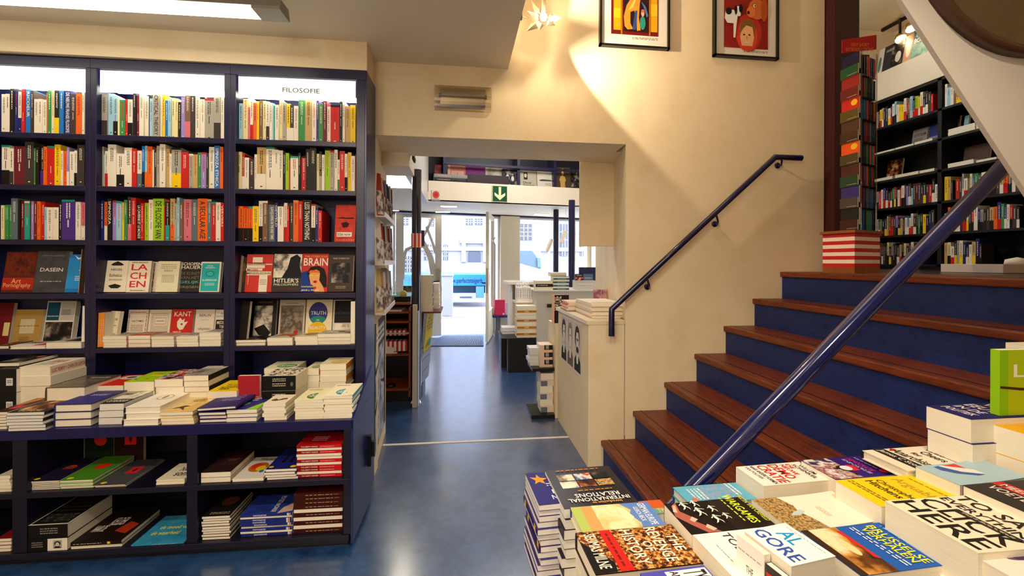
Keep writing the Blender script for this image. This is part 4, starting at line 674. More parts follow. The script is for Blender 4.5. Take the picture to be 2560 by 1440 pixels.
# convex mirror on the white flight
mc=V((1.47,.985,2.19)); t=thing('convex_mirror','round mirror with a brown rim mounted on the white slanting wall','mirror',loc=mc)
mb=MB(); R0=.335; mb.lathe([(R0-.012,-.004),(R0-.012,.012),(R0,.016),(R0+.01,.008),(R0+.01,-.014),(R0,-.014)],(0,0,0),M('4a3020',.35),(0,-1,0),64); mb.obj('rim',t)
mb=MB(); mb.lathe([(0,.035),(R0*.3,.032),(R0*.6,.022),(R0*.85,.009),(R0-.01,.001)],(0,0,0),M('b0a898',.03,1),(0,-1,0),64); mb.obj('mirror_face',t)
# ================= THE OPENING AND CORRIDOR =================
# counter beside the opening
t=thing('counter','cream painted counter at the foot of the stairs with a portrait poster','counter',loc=(.93,3.1,0))
mb=MB(); mb.prism([(-.118,-.402,0),(.118,-.402,0),(.22,.45,0),(-.118,.45,0)],(0,0,.905),WALL); mb.obj('body',t,.003)
mb=MB(); mb.prism([(-.128,-.405,.905),(.118,-.405,.905),(.24,.47,.905),(-.135,.47,.905)],(0,0,.026),M('e6d6b8',.35)); mb.obj('top',t,.002)
mb=MB()
yA,yB=AX(1400,800,.813).y,AX(1449,860,.813).y
def face(yc,s,hair,beard=0):
    o=V((.8135,yc+.105,0)); return o
pst=MB(); x_=.8105
pts=[AX(*p,x_) for p in ((1397,787),(1450,800),(1450,905),(1397,866))]
Pm=frame(V((x_,3.45,.53)),V((0,-1,0)),V((0,0,1)),V((-1,0,0)))
Hh=.36; Wd=.60
pst.box(0,0,0,Wd,Hh,.001,M('e8dccc',.6))
for k in range(3):
    c=.11+.195*k; it=[('r','d8ccbc',c-.08,.04,c+.08,.97)]
    u=lambda a:c+a*.085*1.15
    it=[('r','d4c8b8',(c-.085)/Wd,.05,(c+.085)/Wd,.96),('p','28241f' if k!=1 else '6a6258',[((c-.08)/Wd,.05),((c+.08)/Wd,.05),((c+.075)/Wd,.26),((c+.03)/Wd,.36),((c-.03)/Wd,.36),((c-.075)/Wd,.26)]),('p','efe6d8',[((c-.02)/Wd,.2),((c+.02)/Wd,.2),((c+.028)/Wd,.38),((c-.028)/Wd,.38)]),('e','1e1a17' if k!=1 else '8a8278',(c-.004)/Wd,.70,.06/Wd,.22),('p','e8dccb',[((c-.036)/Wd,.66),((c-.02)/Wd,.80),((c+.03)/Wd,.80),((c+.045)/Wd,.66),((c+.036)/Wd,.5),((c+.006)/Wd,.40),((c-.024)/Wd,.48)]),('e','2a2622',(c-.014)/Wd,.66,.01/Wd,.018),('e','2a2622',(c+.022)/Wd,.66,.01/Wd,.018)]
    if k==2: it+=[('e','2a2622',(c+.004)/Wd,.47,.03/Wd,.06),('t','4a4038','9',(c-.005)/Wd,.6,(c+.012)/Wd,.7)]
    art(pst,(0,0,.001),(Wd,0,0),(0,Hh,0),it,.0003)
po=pst.obj('poster',t); po.matrix_basis=Matrix.Translation(-V((.93,3.1,0)))@Pm
# things on the counter: built with plain world placement
def pile(xc,yc,zb,w,d,t,n,cols,label,under,yaw=0,side='L',spinef=None,front=None,spinecol=None,page=None,jit=.006,alt=None,hard=False,name='book',group=None,undercol=None,curl=0):
    rr=random.Random(label); R=Matrix.Rotation(math.radians(yaw),3,'Z'); ex,ey=R@V((1,0,0)),R@V((0,1,0)); cache={}
    alts={'L':'R','R':'L','N':'F','F':'N'}
    for k in range(n):
        sd=side if not alt or alt[k%len(alt)]=='1' else alts[side]; top=k==n-1; key=(sd,top,k%len(cols))
        if key not in cache: cache[key]=bookmesh(w,d,t,cols[-1] if top else cols[k%len(cols)],sd,hard,front if top else None,spinef,spinecol,page,curl=curl if top else 0)
        j=V((rr.uniform(-jit,jit),rr.uniform(-jit,jit),0)) if not top else V((0,0,0))
        o=V((xc,yc,zb+k*t))+j-ex*w/2-ey*d/2; place(cache[key],frame(o,ex,ey,V((0,0,1))),label if top else under,None if top else (group or under),name)
CT=.932
pile(.985,3.02,CT,.23,.40,.0095,10,['f0e0cc','ecd4bc','f4ecdc','ece0c8'],'top magazine with a pale cover on the tall pile on the cream counter','pale magazine under the top one in the tall pile on the cream counter',jit=.008,name='magazine',page=M('f0e4d0',.7),front=[('l','d8a080',.1,.1,.9,.3,2,0)])
pile(.875,3.33,CT,.13,.20,.010,7,['e86830','f0e0cc','f4ecdc','f0c8a8'],'orange-edged leaflet pile top beside the magazines on the cream counter','orange and white leaflet in the middle pile on the cream counter',jit=.01,name='leaflet')
pile(.835,3.36,CT,.05,.14,.012,2,['d8d8dc'],'small grey booklet at the far corner of the cream counter','second small grey booklet at the far corner of the cream counter',jit=.003,name='booklet')
for px0,px1,c in ((1483,1501,'c86a78'),(1503,1516,'b06a88'),(1517,1523,'e0a04c')):
    a=AY(px0,745,3.50); b=AY(px1,745,3.50); w_=b.x-a.x
    bm=bookmesh(w_,.145,.012,c,'L',False,[('r',NM('pink_glossy',['c84c5c','e8a8b0','8a5a8c','d87050'],14,.15),0,0,1,1)] if w_>.03 else None)
    place(bm,frame(V((a.x,3.50,CT)),V((1,0,0)),V((0,0,1)),V((0,-1,0))),{'c86a78':'shiny pink wrapped book standing on the cream counter, left one','b06a88':'shiny pink and violet wrapped book standing on the cream counter, right one','e0a04c':'narrow yellow book edge standing beside the shiny pink books'}[c])
# dark standing book behind the counter
a=AY(1379,800,3.72); b=AY(1420,800,3.72)
bm=bookmesh(b.x-a.x,.24,.03,'17120f','L',False,[('t','e8d8c0','EXPLORE',.05,.45,.55,.95,90),('r','e8b8a0',.0,0,.12,1)],spinecol='e8b8a0')
place(bm,frame(V((a.x,3.72,.78)),V((1,0,0)),V((0,0,1)),V((0,-1,0))),'black book with slanted white lettering standing behind the cream counter')
mb=MB(); mb.box(.80,3.6,0,1.0,3.9,.779,WALL); struct(mb,'wall_counter_back')
# narrow rack at the counter corner: shelves carrying the 1001 books
t=thing('book_ledge','small black shelf ledge fixed low beside the counter','shelf',loc=(.72,3.75,.40))
mb=MB(); mb.box(-.11,-.13,-.012,.075,.13,.012,BLK); mb.obj('board',t)
t2=thing('floor_plinth','flat black plinth on the floor under the lower book stack','plinth',loc=(.72,3.75,0)); MB().box(-.12,-.15,.0,.075,.15,.03,BLK).obj('board',t2)
TK=[('r','1c1614',.55,0,1,1),('t','f0e4d0','1001',.05,.2,.5,.8)]
T1=[('r','241c18',0,0,1,1),('t','f0e4d0','1001',.08,.15,.62,.85,90)]
pile(.735,3.74,.412,.11,.15,.062,3,['e8e0dc','f0d8c8'],'thick book with a black 1001 spine, topmost in the pile beside the counter','thick book with a black 1001 spine in the pile beside the counter',side='N',spinef=[('r','e8c8b4',0,0,1,1),('r','241c18',.35,.35,1,1),('t','f0e4d0','1001',.45,.45,.72,.95,90)],jit=.003)
pile(.645,3.80,.412,.09,.14,.030,5,['e8e8ec','dcdce4'],'white paperback on the lower pile beside the 1001 books','white paperback under the top one beside the 1001 books',jit=.01,page=PAGE2)
pile(.745,3.74,.03,.11,.15,.055,6,['e8e0dc','c8ccd4'],'thick pale book on the floor plinth, topmost under the ledge','thick pale book in the floor stack under the ledge',jit=.006,side='N',spinef=[('r','e4cfc0',0,0,1,1),('r','6a7080',.0,.0,.5,.8)],alt='10')
# second counter
t=thing('counter','grey-white second counter further back with book stacks on top','counter',loc=(1.5,5.4,0))
G2=M('c6c0b4',.5); mb=MB(); mb.box(-.585,-.24,0,.6,.35,.95,G2); mb.obj('body',t,.003); mb=MB(); mb.box(-.60,-.25,.95,.62,.36,.965,M('d8d4cc',.4)); mb.obj('top',t); mb=MB(); a=AY(1378,764,5.15); mb.box(a.x-1.5-.05,-.27,a.z-.02,a.x-1.5+.03,-.24,a.z+.02,BLK); mb.obj('latch',t,.004)
Z2=.966
def pilepx(px0,px1,Y_,zt_px,zb,n,d,**k):
    a=AY(px0,700,Y_); b=AY(px1,700,Y_); zt=AY((px0+px1)/2,zt_px,Y_).z; w_=b.x-a.x
    pile((a.x+b.x)/2,Y_+d/2,zb,w_,d,(zt-zb)/n,n,**k)
pilepx(1339,1382,5.19,702,Z2,3,.16,cols=['ece4d4','241814','ece4d4'],label='cream-edged book above a black spine on the back counter',under='book below the top one in the short stack on the back counter',side='N',alt='010',jit=.003,spinef=[('t','e8dcc8','HET VERBODEN RIJK',.1,.3,.7,.7)])
pilepx(1383,1423,5.19,691,Z2,8,.16,cols=['ece4d4','2a5a6c'],label='cream-edged book on the teal-banded stack on the back counter',under='teal-spined or cream-edged book in the stack beside the column',side='N',alt='10',jit=.003,spinecol='2a5a6c',spinef=[('t','a8c8d0','GRUNBERG',.25,.25,.8,.75)])
a=AY(1377,690,5.2); pilepx(1376,1416,5.20,681,AY(1400,691,5.2).z+.002,1,.16,cols=['d8cdb8'],label='thick tan book topping the teal-banded stack on the back counter',under=None,side='N',hard=True)
t=thing('box','pale grey carton on the back counter near the right window','box',loc=(AY(1460,727,5.3).x,5.3,Z2)); MB().box(-.12,-.08,0,.12,.1,.11,M('c8c4b8',.6)).obj('carton',t,.002); MB().box(-.1,-.082,.06,.1,-.08,.075,M('dcd8cc',.6)).obj('tape',t)
for px0,px1,c,lb in ((1437,1457,'3a1a1c','small dark book with a crowd picture standing on the grey carton'),(1458,1481,'5a6a8c','small blue-grey book standing on the grey carton')):
    a=AY(px0,700,5.27); b=AY(px1,700,5.27); zt=AY(px0,685,5.27).z
    bm=bookmesh(b.x-a.x,zt-1.077,.02,c,'L',False,[('l','e0d0c0',.15,.7,.85,.9,2,0),('r',PHC,.05,.05,.95,.5)] if c[0]=='3' else [('l','c8d0e0',.1,.3,.9,.5,1,0)]); place(bm,frame(V((a.x,5.27,1.077)),V((1,0,0)),V((0,0,1)),V((0,-1,0))),lb)
t=thing('monitor','dark blue monitor back standing behind the books on the back counter','monitor',loc=(AY(1472,690,5.5).x,5.5,.966)); mb=MB(); mb.box(-.13,-.01,.08,.14,.02,.27,M('182046',.35)); mb.obj('screen',t,.004); MB().box(-.02,0,0,.02,.02,.1,BLK).obj('stand',t); MB().box(-.07,-.04,0,.07,.05,.008,BLK).obj('foot',t)
# third white unit with rows of white books
t=thing('display_unit','low white display unit with paperback rows before the shop window','display unit',loc=(.95,6.2,0))
mb=MB(); a=AY(1283,750,5.75).x-.95; mb.box(a,-.2,0,a+.02,.25,.99,WHITE); mb.box(.42,-.2,0,.44,.25,.99,WHITE); mb.box(a,.23,0,.44,.25,.99,WHITE); mb.obj('side_panel',t); mb=MB(); mb.box(a-.06,-.24,.99,.5,.28,1.03,M('e0dcd4',.4)); mb.obj('top',t,.003); mb=MB(); mb.box(a+.02,-.2,.60,.42,.23,.62,WHITE); mb.obj('shelf',t)
rr=random.Random(3)
for r,(yy,zb) in enumerate(((5.45,.80),(5.62,.84))):
    x=AY(1291,740,yy).x; xe=AY(1340,740,5.45).x-.06; k=0
    while x<xe:
        th=rr.uniform(.014,.028); h=rr.uniform(.17,.2)
        bm=bookmesh(h,.12,th,rr.choice(['f0ece8','e8e4e0','f4f0ee']),'N',False,None,[('l',rr.choice(['3a3a40','8a3030','4a4a50']),.1,.2,.8,.8,1,0)],stand=True)
        place(bm,frame(V((x+th,yy,zb)),V((0,0,1)),V((0,1,0)),V((-1,0,0))),'white-spined paperback upright in the %s row above the orange-banded stack'%('front','rear')[r],'white paperbacks in the %s row'%('front','rear')[r]); x+=th+.001
mb=MB(); mb.box(AY(1291,740,5.45).x-.01,5.43,.78,AY(1340,740,5.45).x-.03,5.8,.80,WHITE); mb.box(AY(1340,740,5.45).x-.05,5.43,.0,AY(1340,740,5.45).x-.03,5.8,.78,WHITE); mb.box(AY(1291,740,5.45).x-.01,5.78,.0,AY(1340,740,5.45).x-.03,5.8,.78,WHITE)
o=mb.obj('book_riser'); tag(o,'white riser board carrying the upright white paperbacks','stand')
# black crate with stacks
t=thing('crate','black crate on the blue floor carrying white and orange book stacks','crate',loc=(.71,5.3,0)); mb=MB()
mb.box(-.135,-.16,0,.19,.20,.395,BLK); mb.box(-.19,.10,0,-.135,.45,.395,BLK); mb.obj('box',t,.002); mb=MB(); mb.box(-.20,-.165,.395,.195,.45,.403,BLK); mb.obj('lid',t)
OS=[('r','c8801c',0,0,1,1),('r','e8c088',.38,.2,.6,.8)]
pilepx(1293,1342,5.17,765,.404,14,.2,cols=['ece4d4'],label='cream-edged book topping the orange-banded stack on the black crate',under='orange-spined or cream-edged book in the stack on the black crate',side='N',alt='01001001000100',spinecol='c8801c',spinef=OS,jit=.004)
pilepx(1256,1292,5.45,819,.404,5,.2,cols=['e8e8ee'],label='white book topping the short stack on the black crate',under='white book in the short stack on the black crate',side='N',jit=.006,page=PAGE2)
# pink bags on the sill
t=thing('gift_bag','bright pink bag standing on the blue window sill','bag',loc=tuple(SF@V(((sfx(1228)+sfx(1253))/2,-.2,.366)))); MB().box(-.09,-.05,0,.09,.05,.27,M('d8245c',.4)).obj('bag_body',t,.004); MB().box(.05,-.052,.01,.08,-.05,.04,M('f0d8e0',.5)).obj('sticker',t)
t=thing('box','pale pink box with a dark tag on the blue window sill','box',loc=tuple(SF@V(((sfx(1255)+sfx(1281))/2,-.2,.366)))); MB().box(-.09,-.05,0,.09,.06,.21,M('ecc8d8',.5)).obj('carton',t,.003); MB().box(-.0,-.053,.16,.05,-.05,.22,BLK).obj('tag',t)
# columns
for px,Y_,zb,lb in ((1389.5,7.0,0,'slim dark blue column near the right shop window'),(1429,5.9,0,'dark blue column rising behind the back counter')):
    a=AY(px,650,Y_); mb=MB(); mb.tube([(a.x,Y_,zb),(a.x,Y_,2.15)],.044,NAVY,20); tag(mb.obj('column'),lb,'column')
t=thing('column','glossy dark blue column with a red and white band beside the pay desk','column',loc=(-.392,4.16,0))
COLM=M('0e0c30',.15,coat=.8); mb=MB(); mb.tube([(0,0,0),(0,0,2.15)],.043,COLM,28); mb.lathe([(.06,0),(.06,.006),(.045,.03)],(0,0,0),CHROME); mb.obj('shaft',t)
mb=MB(); n=16; za,zb=AY(1040,619,4.16).z,AY(1040,584,4.16).z
for k in range(n):
    a0=2*PI*k/n; a1=2*PI*(k+1)/n; r=.048; mt=M('d83020',.5) if k%2 else M('f0e4d8',.5)
    mb.add([(r*math.cos(a0),r*math.sin(a0),za),(r*math.cos(a1),r*math.sin(a1),za),(r*math.cos(a1),r*math.sin(a1),zb),(r*math.cos(a0),r*math.sin(a0),zb)],[(0,1,2,3)],mt)
mb.obj('striped_band',t)
a=AY(1052,600,4.25); mb=MB(); mb.box(a.x-.005,4.22,a.z-.06,a.x+.035,4.24,a.z+.09,M('1a1030',.4)); mb.box(a.x-.005,4.215,a.z-.075,a.x+.04,4.24,a.z-.06,M('d8d0d0',.4)); tag(mb.obj('card_holder'),'small dark card holder fixed behind the striped column band','holder')
# pay desk seen from behind
t=thing('pay_desk','brown wooden shelf desk with open compartments left of the blue column','desk',loc=(-.7,4.3,0))
def dk(n,*b,mat=WOODR): MB().box(b[0]+.7,b[1]-4.3,b[2],b[3]+.7,b[4]-4.3,b[5],mat).obj(n,t,.001)
dk('side_panel',-.455,4.12,.06,-.435,4.55,.88); dk('side_panel',-1.05,4.12,.06,-1.03,4.55,.88); dk('back_panel',-1.05,4.53,.06,-.435,4.55,.9,mat=BLK)
for py in (757,779,803): 
    z=AY(1000,py,4.12).z; dk('shelf',-1.03,4.12,z-.018,-.44,4.53,z)
z=AY(1000,833,4.12).z; dk('shelf',-1.03,4.12,z-.008,-.455,4.53,z,mat=M('d8ccc0',.4))
z=AY(1000,885,4.12).z; dk('shelf',-1.03,4.12,z-.018,-.455,4.53,z)
z=AY(1000,972,4.12).z; dk('shelf',-1.03,4.12,z-.018,-.44,4.53,z); dk('plinth',-1.03,4.2,0,-.44,4.5,z-.018,mat=BLK)
mb=MB(); z=AY(1000,744,4.12).z; mb.box(-1.2,4.10,z+.01,-.44,4.6,z+.018,glass('greenish_glass',(.7,.95,.9),.25)); tag(mb.obj('glass_shelf'),'green-edged glass sheet over the brown pay desk','shelf')
for k,(px,py,w_,h_,c,lb) in enumerate(((985,833,.2,.045,'stripe','red and white striped parcel on the middle shelf of the pay desk'),(985,866,.25,.09,'stripe','rolled red and white striped paper on the lower shelf of the pay desk'))):
    a=AY(px,py,4.16); mb=MB(); n=11
    for i in range(n): mb.box(a.x-.1+i*.02,0+4.16,a.z-h_/2,a.x-.1+(i+1)*.02,4.3,a.z+h_/2,M('c81c24',.5) if i%2==0 else M('f0e4dc',.5))
    tag(mb.obj('parcel'),lb,'parcel')
z=AY(1000,885,4.12).z+.001; mb=MB(); mb.prism([(-.82,4.15,z),(-.6,4.15,z),(-.58,4.15,z+.05),(-.7,4.15,z+.075),(-.82,4.15,z+.04)],(0,.2,0),M('e8dcc4',.7)); mb.box(-.84,4.14,z,-.56,4.4,z+.01,M('ece4d4',.7)); tag(mb.obj('paper_bags'),'folded cream paper bags on the lower shelf of the pay desk','paper bags')
zt=AY(1000,757,4.12).z+.0005
mb=MB(); mb.tube([(0,-.03,.0),(0,.03,.0)],.03,M('e0c860',.4),20); 
t=thing('tape_dispenser','black tape dispenser with yellow roll on top of the pay desk','tape dispenser',loc=(-.52,4.25,zt)); MB().box(-.08,-.03,0,.07,.03,.05,BLK).obj('base',t,.006); mb=MB(); mb.tube([(-.0,-.012,.07),(0,.012,.07)],.032,M('e0c860',.4),24); mb.obj('tape_roll',t)
pile(-.69,4.3,zt,.2,.15,.012,5,['f0e8d8','e8d0b8'],'loose cream papers topping the heap on the pay desk','cream paper bundle in the heap on the pay desk',yaw=8,jit=.012,name='paper_bundle')
z=AY(1000,779,4.12).z+.0005; mb=MB(); mb.box(-.8,4.13,z,-.52,4.4,z+.012,M('f0d8c0',.6)); tag(mb.obj('paper_bundle'),'flat sheaf of cream paper on the upper shelf of the pay desk','paper')
z=AY(1000,972,4.12).z+.0005; mb=MB(); mb.lathe([(0,0),(.04,.0),(.045,.015),(.02,.03),(0,.032)],(-.62,4.2,z),M('1a1618',.2)); tag(mb.obj('mouse'),'small black gadget lying on the bottom shelf of the pay desk','gadget')
mb=MB(); a=AY(1031,900,3.99).x; b=AY(1042,900,3.99).x; mb.box(a,3.99,.002,b,4.02,AY(1036,762,3.99).z,M('c8bca8',.5)); mb.box(b,3.995,.002,b+.012,4.4,.85,M('9aa0b0',.4)); tag(mb.obj('divider_panel'),'upright cream board edge in front of the blue column','panel')
# brochure rack
t=thing('brochure_rack','slanted grey brochure rack with a yellow poster beside the blue column','rack',loc=(-.3,4.4,0))
rk=M('8a9cb4',.4); xn=lambda z:-.377+(z-.08)*.078; eu=V((.06,.44,0)); O3=V((-.3,4.4,0))
def rp(z,off=0): return V((xn(z)+off,4.32,z))-O3
mb=MB()
for z0,z1 in ((.09,.20),(.21,.33),(.34,.46),(.47,.80)): mb.prism([rp(z0),rp(z1),rp(z1)+eu,rp(z0)+eu],(-.012,0,0),rk)
mb.prism([rp(.80,-.10),rp(.80,-.014),rp(.12,-.014),rp(.12,-.03)],(.06,.44,0),M('5a1c10',.5)); mb.obj('rack_body',t)
mb=MB(); o=rp(.40,.004)+eu*.08; ev=rp(.80,.004)-rp(.40,.004); e2_=eu*.86; q=[o,o+e2_,o+e2_+ev,o+ev]; mb.prism([tuple(x) for x in q],(-.003,0,0),M('a8a060',.5)); art(mb,o+V((.0005,0,0)),e2_,ev,[('r','e4c83c',.05,.04,.95,.97),('t','6a5a28','HET',.3,.80,.7,.86),('t','6a5a28','GRATIS',.2,.71,.85,.77),('t','6a5a28','BOEK IS',.15,.62,.9,.68),('t','6a5a28','VAN U',.2,.53,.85,.59),('e','4a9cb8',.65,.2,.2,.1),('p','a88a30',[(.2,.1),(.35,.3),(.4,.1)])],.0008); mb.obj('poster',t)
mb=MB(); mb.box(-.075,-.06,0,-.05,.36,.10,M('141a44',.4)); mb.obj('foot',t)
mb=MB(); mb.box(-.345,4.33,.80,-.17,4.86,.812,M('5a1c10',.5)); tag(mb.obj('rack_top_board'),'brown board on top of the brochure rack','board')
TS=[('r','4a5a74',.0,0,1,1),('l','a8b4c4',.3,.3,.7,.6,1,0)]
a=AY(1050,700,4.36); 
pilepx(1049,1082,4.36,688,.813,8,.16,cols=['ecdcb8'],label='cream and blue-grey book topping the tall stack on the brochure rack',under='cream-edged book with blue-grey end in the tall stack on the rack',side='R',jit=.004,spinecol='4a5a74')
pilepx(1083,1098,4.62,708,.813,7,.16,cols=['e8e4dc'],label='white book topping the rear stack on the brochure rack',under='white book in the rear stack on the brochure rack',side='N',jit=.004)
# magazine ledges on the left corridor wall
WX=lambda y:-.504-(y-2.698)*.0625
for k,(z,lb) in enumerate(((1.575,'top'),(1.285,'middle'),(.985,'bottom'))):
    t=thing('magazine_ledge','white %s magazine ledge on the corridor wall beside the bookcase'%lb,'ledge',loc=(-.50,3.05,z))
    mb=MB(); mb.prism([(-.0+.002,-.33,-.008),(.06,-.33,-.008),(.02,.37,-.008),(-.04,.37,-.008)],(0,0,.008),M('d8d0c8',.4)); mb.prism([(.055,-.33,0),(.06,-.33,0),(.02,.37,0),(.015,.37,0)],(0,0,.022),M('d8d0c8',.4)); mb.obj('ledge_board',t)
    cols=[['a82020','c8b898','8c1c24','6a94c8','20242c','4c5c50','d8d0c4','2c2c3c'],['d8d0c8','9c2430','20181c','c8ccd4','c05060','3c2c30','b0b8c4','704040'],['c8b078','b89858','d8d8dc','8a8aa0','c4c4cc','9a9aa8']][k]
    y=2.76
    for j,c in enumerate(cols):
        h=.27-(.012*(j%3)); R=Matrix.Rotation(math.radians(58-3*j),3,'Z'); ex=R@V((1,0,0)); x=WX(y)
        bm=bookmesh(.055,h,.004,c,'L',False,[('r',NM('magazine_print',['8a8a98','e8e4e0','4c4c5c','c8606c'],20,.3),.05,.05,.95,.6)],page=M('e8e4dc',.6))
        ey=V((-.12,0,1)).normalized(); ez=ex.cross(ey).normalized(); ey=ez.cross(ex)
        o=V((x+.012,y,z+.001)); place(bm,frame(o,ex,ey,ez),'glossy magazine leaning in the row on the %s corridor ledge'%lb,'magazines on the %s corridor ledge'%lb,'magazine'); y+=.62/len(cols)
mb=MB(); Fm=frame(V((WX(2.74)+.001,2.74,.12)),V((-.0624,.998,0)),V((0,0,1)),V((.998,.0624,0)))
mb.box(0,0,0,.62,.80,.004,M('3a3432',.5),Fm); o_=Fm@V((0,0,.004)); art(mb,o_,Fm.to_3x3()@V((.62,0,0)),V((0,0,.80)),[('r','4c443e',0,0,1,1),('r',NM('grey_bags_print',['2a2624','8c94a4','c8ccd8','4c5464'],6,.4,detail=2),.02,.0,.82,.78),('r','c8c4c0',.05,.82,.8,.95),('l','3a3634',.08,.84,.76,.93,2,0),('p','2a2420',[(.02,.3),(.4,.5),(.02,.34)]),('p','2a2420',[(.4,.5),(.82,.4),(.82,.44)]),('p','2a2420',[(.02,.6),(.5,.75),(.02,.63)])],.0008)
tag(mb.obj('poster'),'tall grey photographic poster on the lower corridor wall','poster')
# exit sign, alarm button on the beam
def beamP(px,py):
    n=V((-.147,.989,0)).normalized(); return on(px,py,n,n.dot(V((-.42,6.12,0))))
n_=V((-.147,.989,0)).normalized(); e_=V((n_.y,-n_.x,0))
def plate(px0,py0,px1,py1,name,label,cat,items,base):
    a=beamP(px0,py1); b=beamP(px1,py1); c=beamP(px0,py0); w_=(b-a).dot(e_); h=c.z-a.z; o=a-n_*.012
    mb=MB(); mb.box(0,0,0,w_,h,.01,M(base,.4),frame(o+n_*.010,e_,V((0,0,1)),-n_)); art(mb,o,e_*w_,V((0,0,h)),items,.0008); tag(mb.obj(name),label,cat)
plate(1230,464,1268,504,'exit_sign','green emergency exit sign with a pale down arrow on the beam','sign',[('r','e0dcb8',0,0,1,1),('r','0c4c30',.03,.02,.97,.98),('p','ece4b0',[(.42,.93),(.42,.4),(.15,.58),(.15,.4),(.5,.1),(.85,.4),(.85,.58),(.58,.4),(.58,.93)])],'0c4c30')
plate(1079,475,1100,501,'alarm_sign','red round fire alarm sign at the left end of the beam','sign',[('r','d8ccc0',0,0,1,1),('e','c83030',.5,.55,.4,.36),('e','e08070',.5,.55,.32,.29),('e','c83030',.5,.55,.28,.25),('t','4a3c38','BRANDALARM',.1,.05,.9,.13)],'d8ccc0')
# shelf with art books above the beam
def bP(px,py,o=.1): return on(px,py,n_,n_.dot(V((-.42,6.12,0)))+o)
t=thing('wall_shelf','dark navy shelf of art books above the mezzanine beam','shelf',mat=frame(V((-.4,6.2,2.40)),e_,n_,V((0,0,1)))); O_=V((-.4,6.2,2.40))
def bx(n,x0,z0,x1,z1,y0,y1,mat=DARKN): MB().box(x0,y0,z0-2.40,x1,y1,z1-2.40,mat).obj(n,t)
su=lambda px: (bP(px,450)-O_).dot(e_)
bx('back_panel',-.1,2.41,2.6,3.3,.30,.32,M('0c0820',.4)); bx('shelf_board',-.1,2.392,2.6,2.412,.0,.3)
for px in (1111,1386,1297): bx('upright',su(px)-.02,2.4,su(px)+.02,3.3,.0 if px!=1297 else .03,.3,NAVY)
for a_,b_ in ((1110,1386),(1386,1450)): bx('retaining_bar',su(a_),2.665,su(b_)+.0,2.70,-.01,.01,NAVY)
def bk(px0,px1,py,label,col,items,thk=.02,y=.06,lean=6):
    a=bP(px0,455,.1+y); b=bP(px1,455,.1+y); zt=bP((px0+px1)/2,py,.1+y).z; w_=(b-a).dot(e_); L=math.radians(lean); ey=V((0,0,1))*math.cos(L)+n_*math.sin(L); ez=e_.cross(ey)
    bm=bookmesh(w_,zt-2.413,thk,col,'L',True,items); o=a.copy(); o.z=2.4135; place(bm,frame(o-ez*0,e_,ey,ez),label)
ab=' on the shelf above the beam'
bk(1086,1104,412,'small dark book with red-lit picture behind the left post'+ab,'140c10',[('r',NM('ember_print',['120a0c','6a1c0c','c86030'],9,.4),0,0,1,1)])
bk(1119,1164,414,'pale pink art book with a small tower'+ab,'c89c88',[('r','b06a58',.15,.1,1,1),('r','c8907c',.2,.1,.9,.7),('p','5a3028',[(.5,.1),(.54,.7),(.58,.1)])])
bk(1163,1212,416,'purple art book'+ab,'6a2468',[('r','6a2468',0,0,1,1),('r','c8b0a0',.4,.1,.8,.55),('e','5a2420',.6,.3,.15,.12)])
bk(1214,1256,420,'pale green-grey art book'+ab,'b0ac90',[('r',NM('pale_face_print',['d0ccb0','989480','5a5848'],5,.4),0,0,1,1)])
bk(1256,1292,424,'black and white photograph book with two figures'+ab,'2a2628',[('r',PHD,0,.0,1,1),('e','c8c4c0',.35,.5,.12,.2),('e','c8c4c0',.7,.45,.1,.16),('e','8a8684',.35,.78,.06,.07),('e','8a8684',.7,.7,.06,.07)],y=.04)
bk(1300,1341,427,'beige art book with black title Oscar Jespers'+ab,'b0a890',[('r','2a2624',.22,.45,.45,.9),('e','c8c0a8',.33,.7,.08,.12),('t','1c1816','Oscar',.16,.2,.7,.34),('t','1c1816','Jespers',.16,.02,.85,.17)])
bk(1343,1381,429,'white art book with a dark horizon line'+ab,'d0c8b8',[('p','4a4440',[(.1,.45),(.3,.52),(.9,.5),(.98,.42),(.2,.4)]),('l','8a8478',.5,.15,.9,.3,2,0)])
bk(1390,1426,418,'brown art book with a standing nude figure'+ab,'3a2c1c',[('r','4c3c24',0,0,1,1),('p','c09850',[(.3,.0),(.28,.3),(.22,.42),(.3,.56),(.42,.62),(.6,.56),(.68,.42),(.6,.3),(.62,0)]),('e','c8a060',.46,.72,.09,.08),('e','d8cca0',.46,.86,.12,.08)])
bk(1427,1449,430,'dark photograph book at the right end'+ab,'1c181c',[('r',PHD,0,0,1,1)])
for a_,b_,k,c,lb in ((1084,1163,0,'2c2628','dark book lying flat at the bottom of the pair'),(1084,1167,1,'8a8680','grey book lying flat on top of the pair')):
    a=bP(a_,455,.08); b=bP(b_,455,.08); bm=bookmesh((b-a).dot(e_),.16,.05,c,'N',True,None,[('l','c8c0b0',.1,.35,.5,.65,1,0)]); o=a.copy(); o.z=2.413+.051*k; place(bm,frame(o-n_*.06,e_,n_,V((0,0,1))),lb+ab)
a=bP(1168,455,.03); b=bP(1272,455,.03); mb=MB(); w_=(b-a).dot(e_); Fm=frame(V((a.x,a.y,2.413)),e_,V((0,0,1)),-n_); mb.box(0,0,0,w_,.12,.015,M('1c0c14',.4),Fm); art(mb,Fm@V((0,0,.015)),e_*w_,V((0,0,.12)),[('t','4a3038','GROTE FOTOGRAFEN',.1,.35,.97,.75)],.0008); tag(mb.obj('shelf_sign'),'dark strip sign reading grote fotografen above the beam','sign')
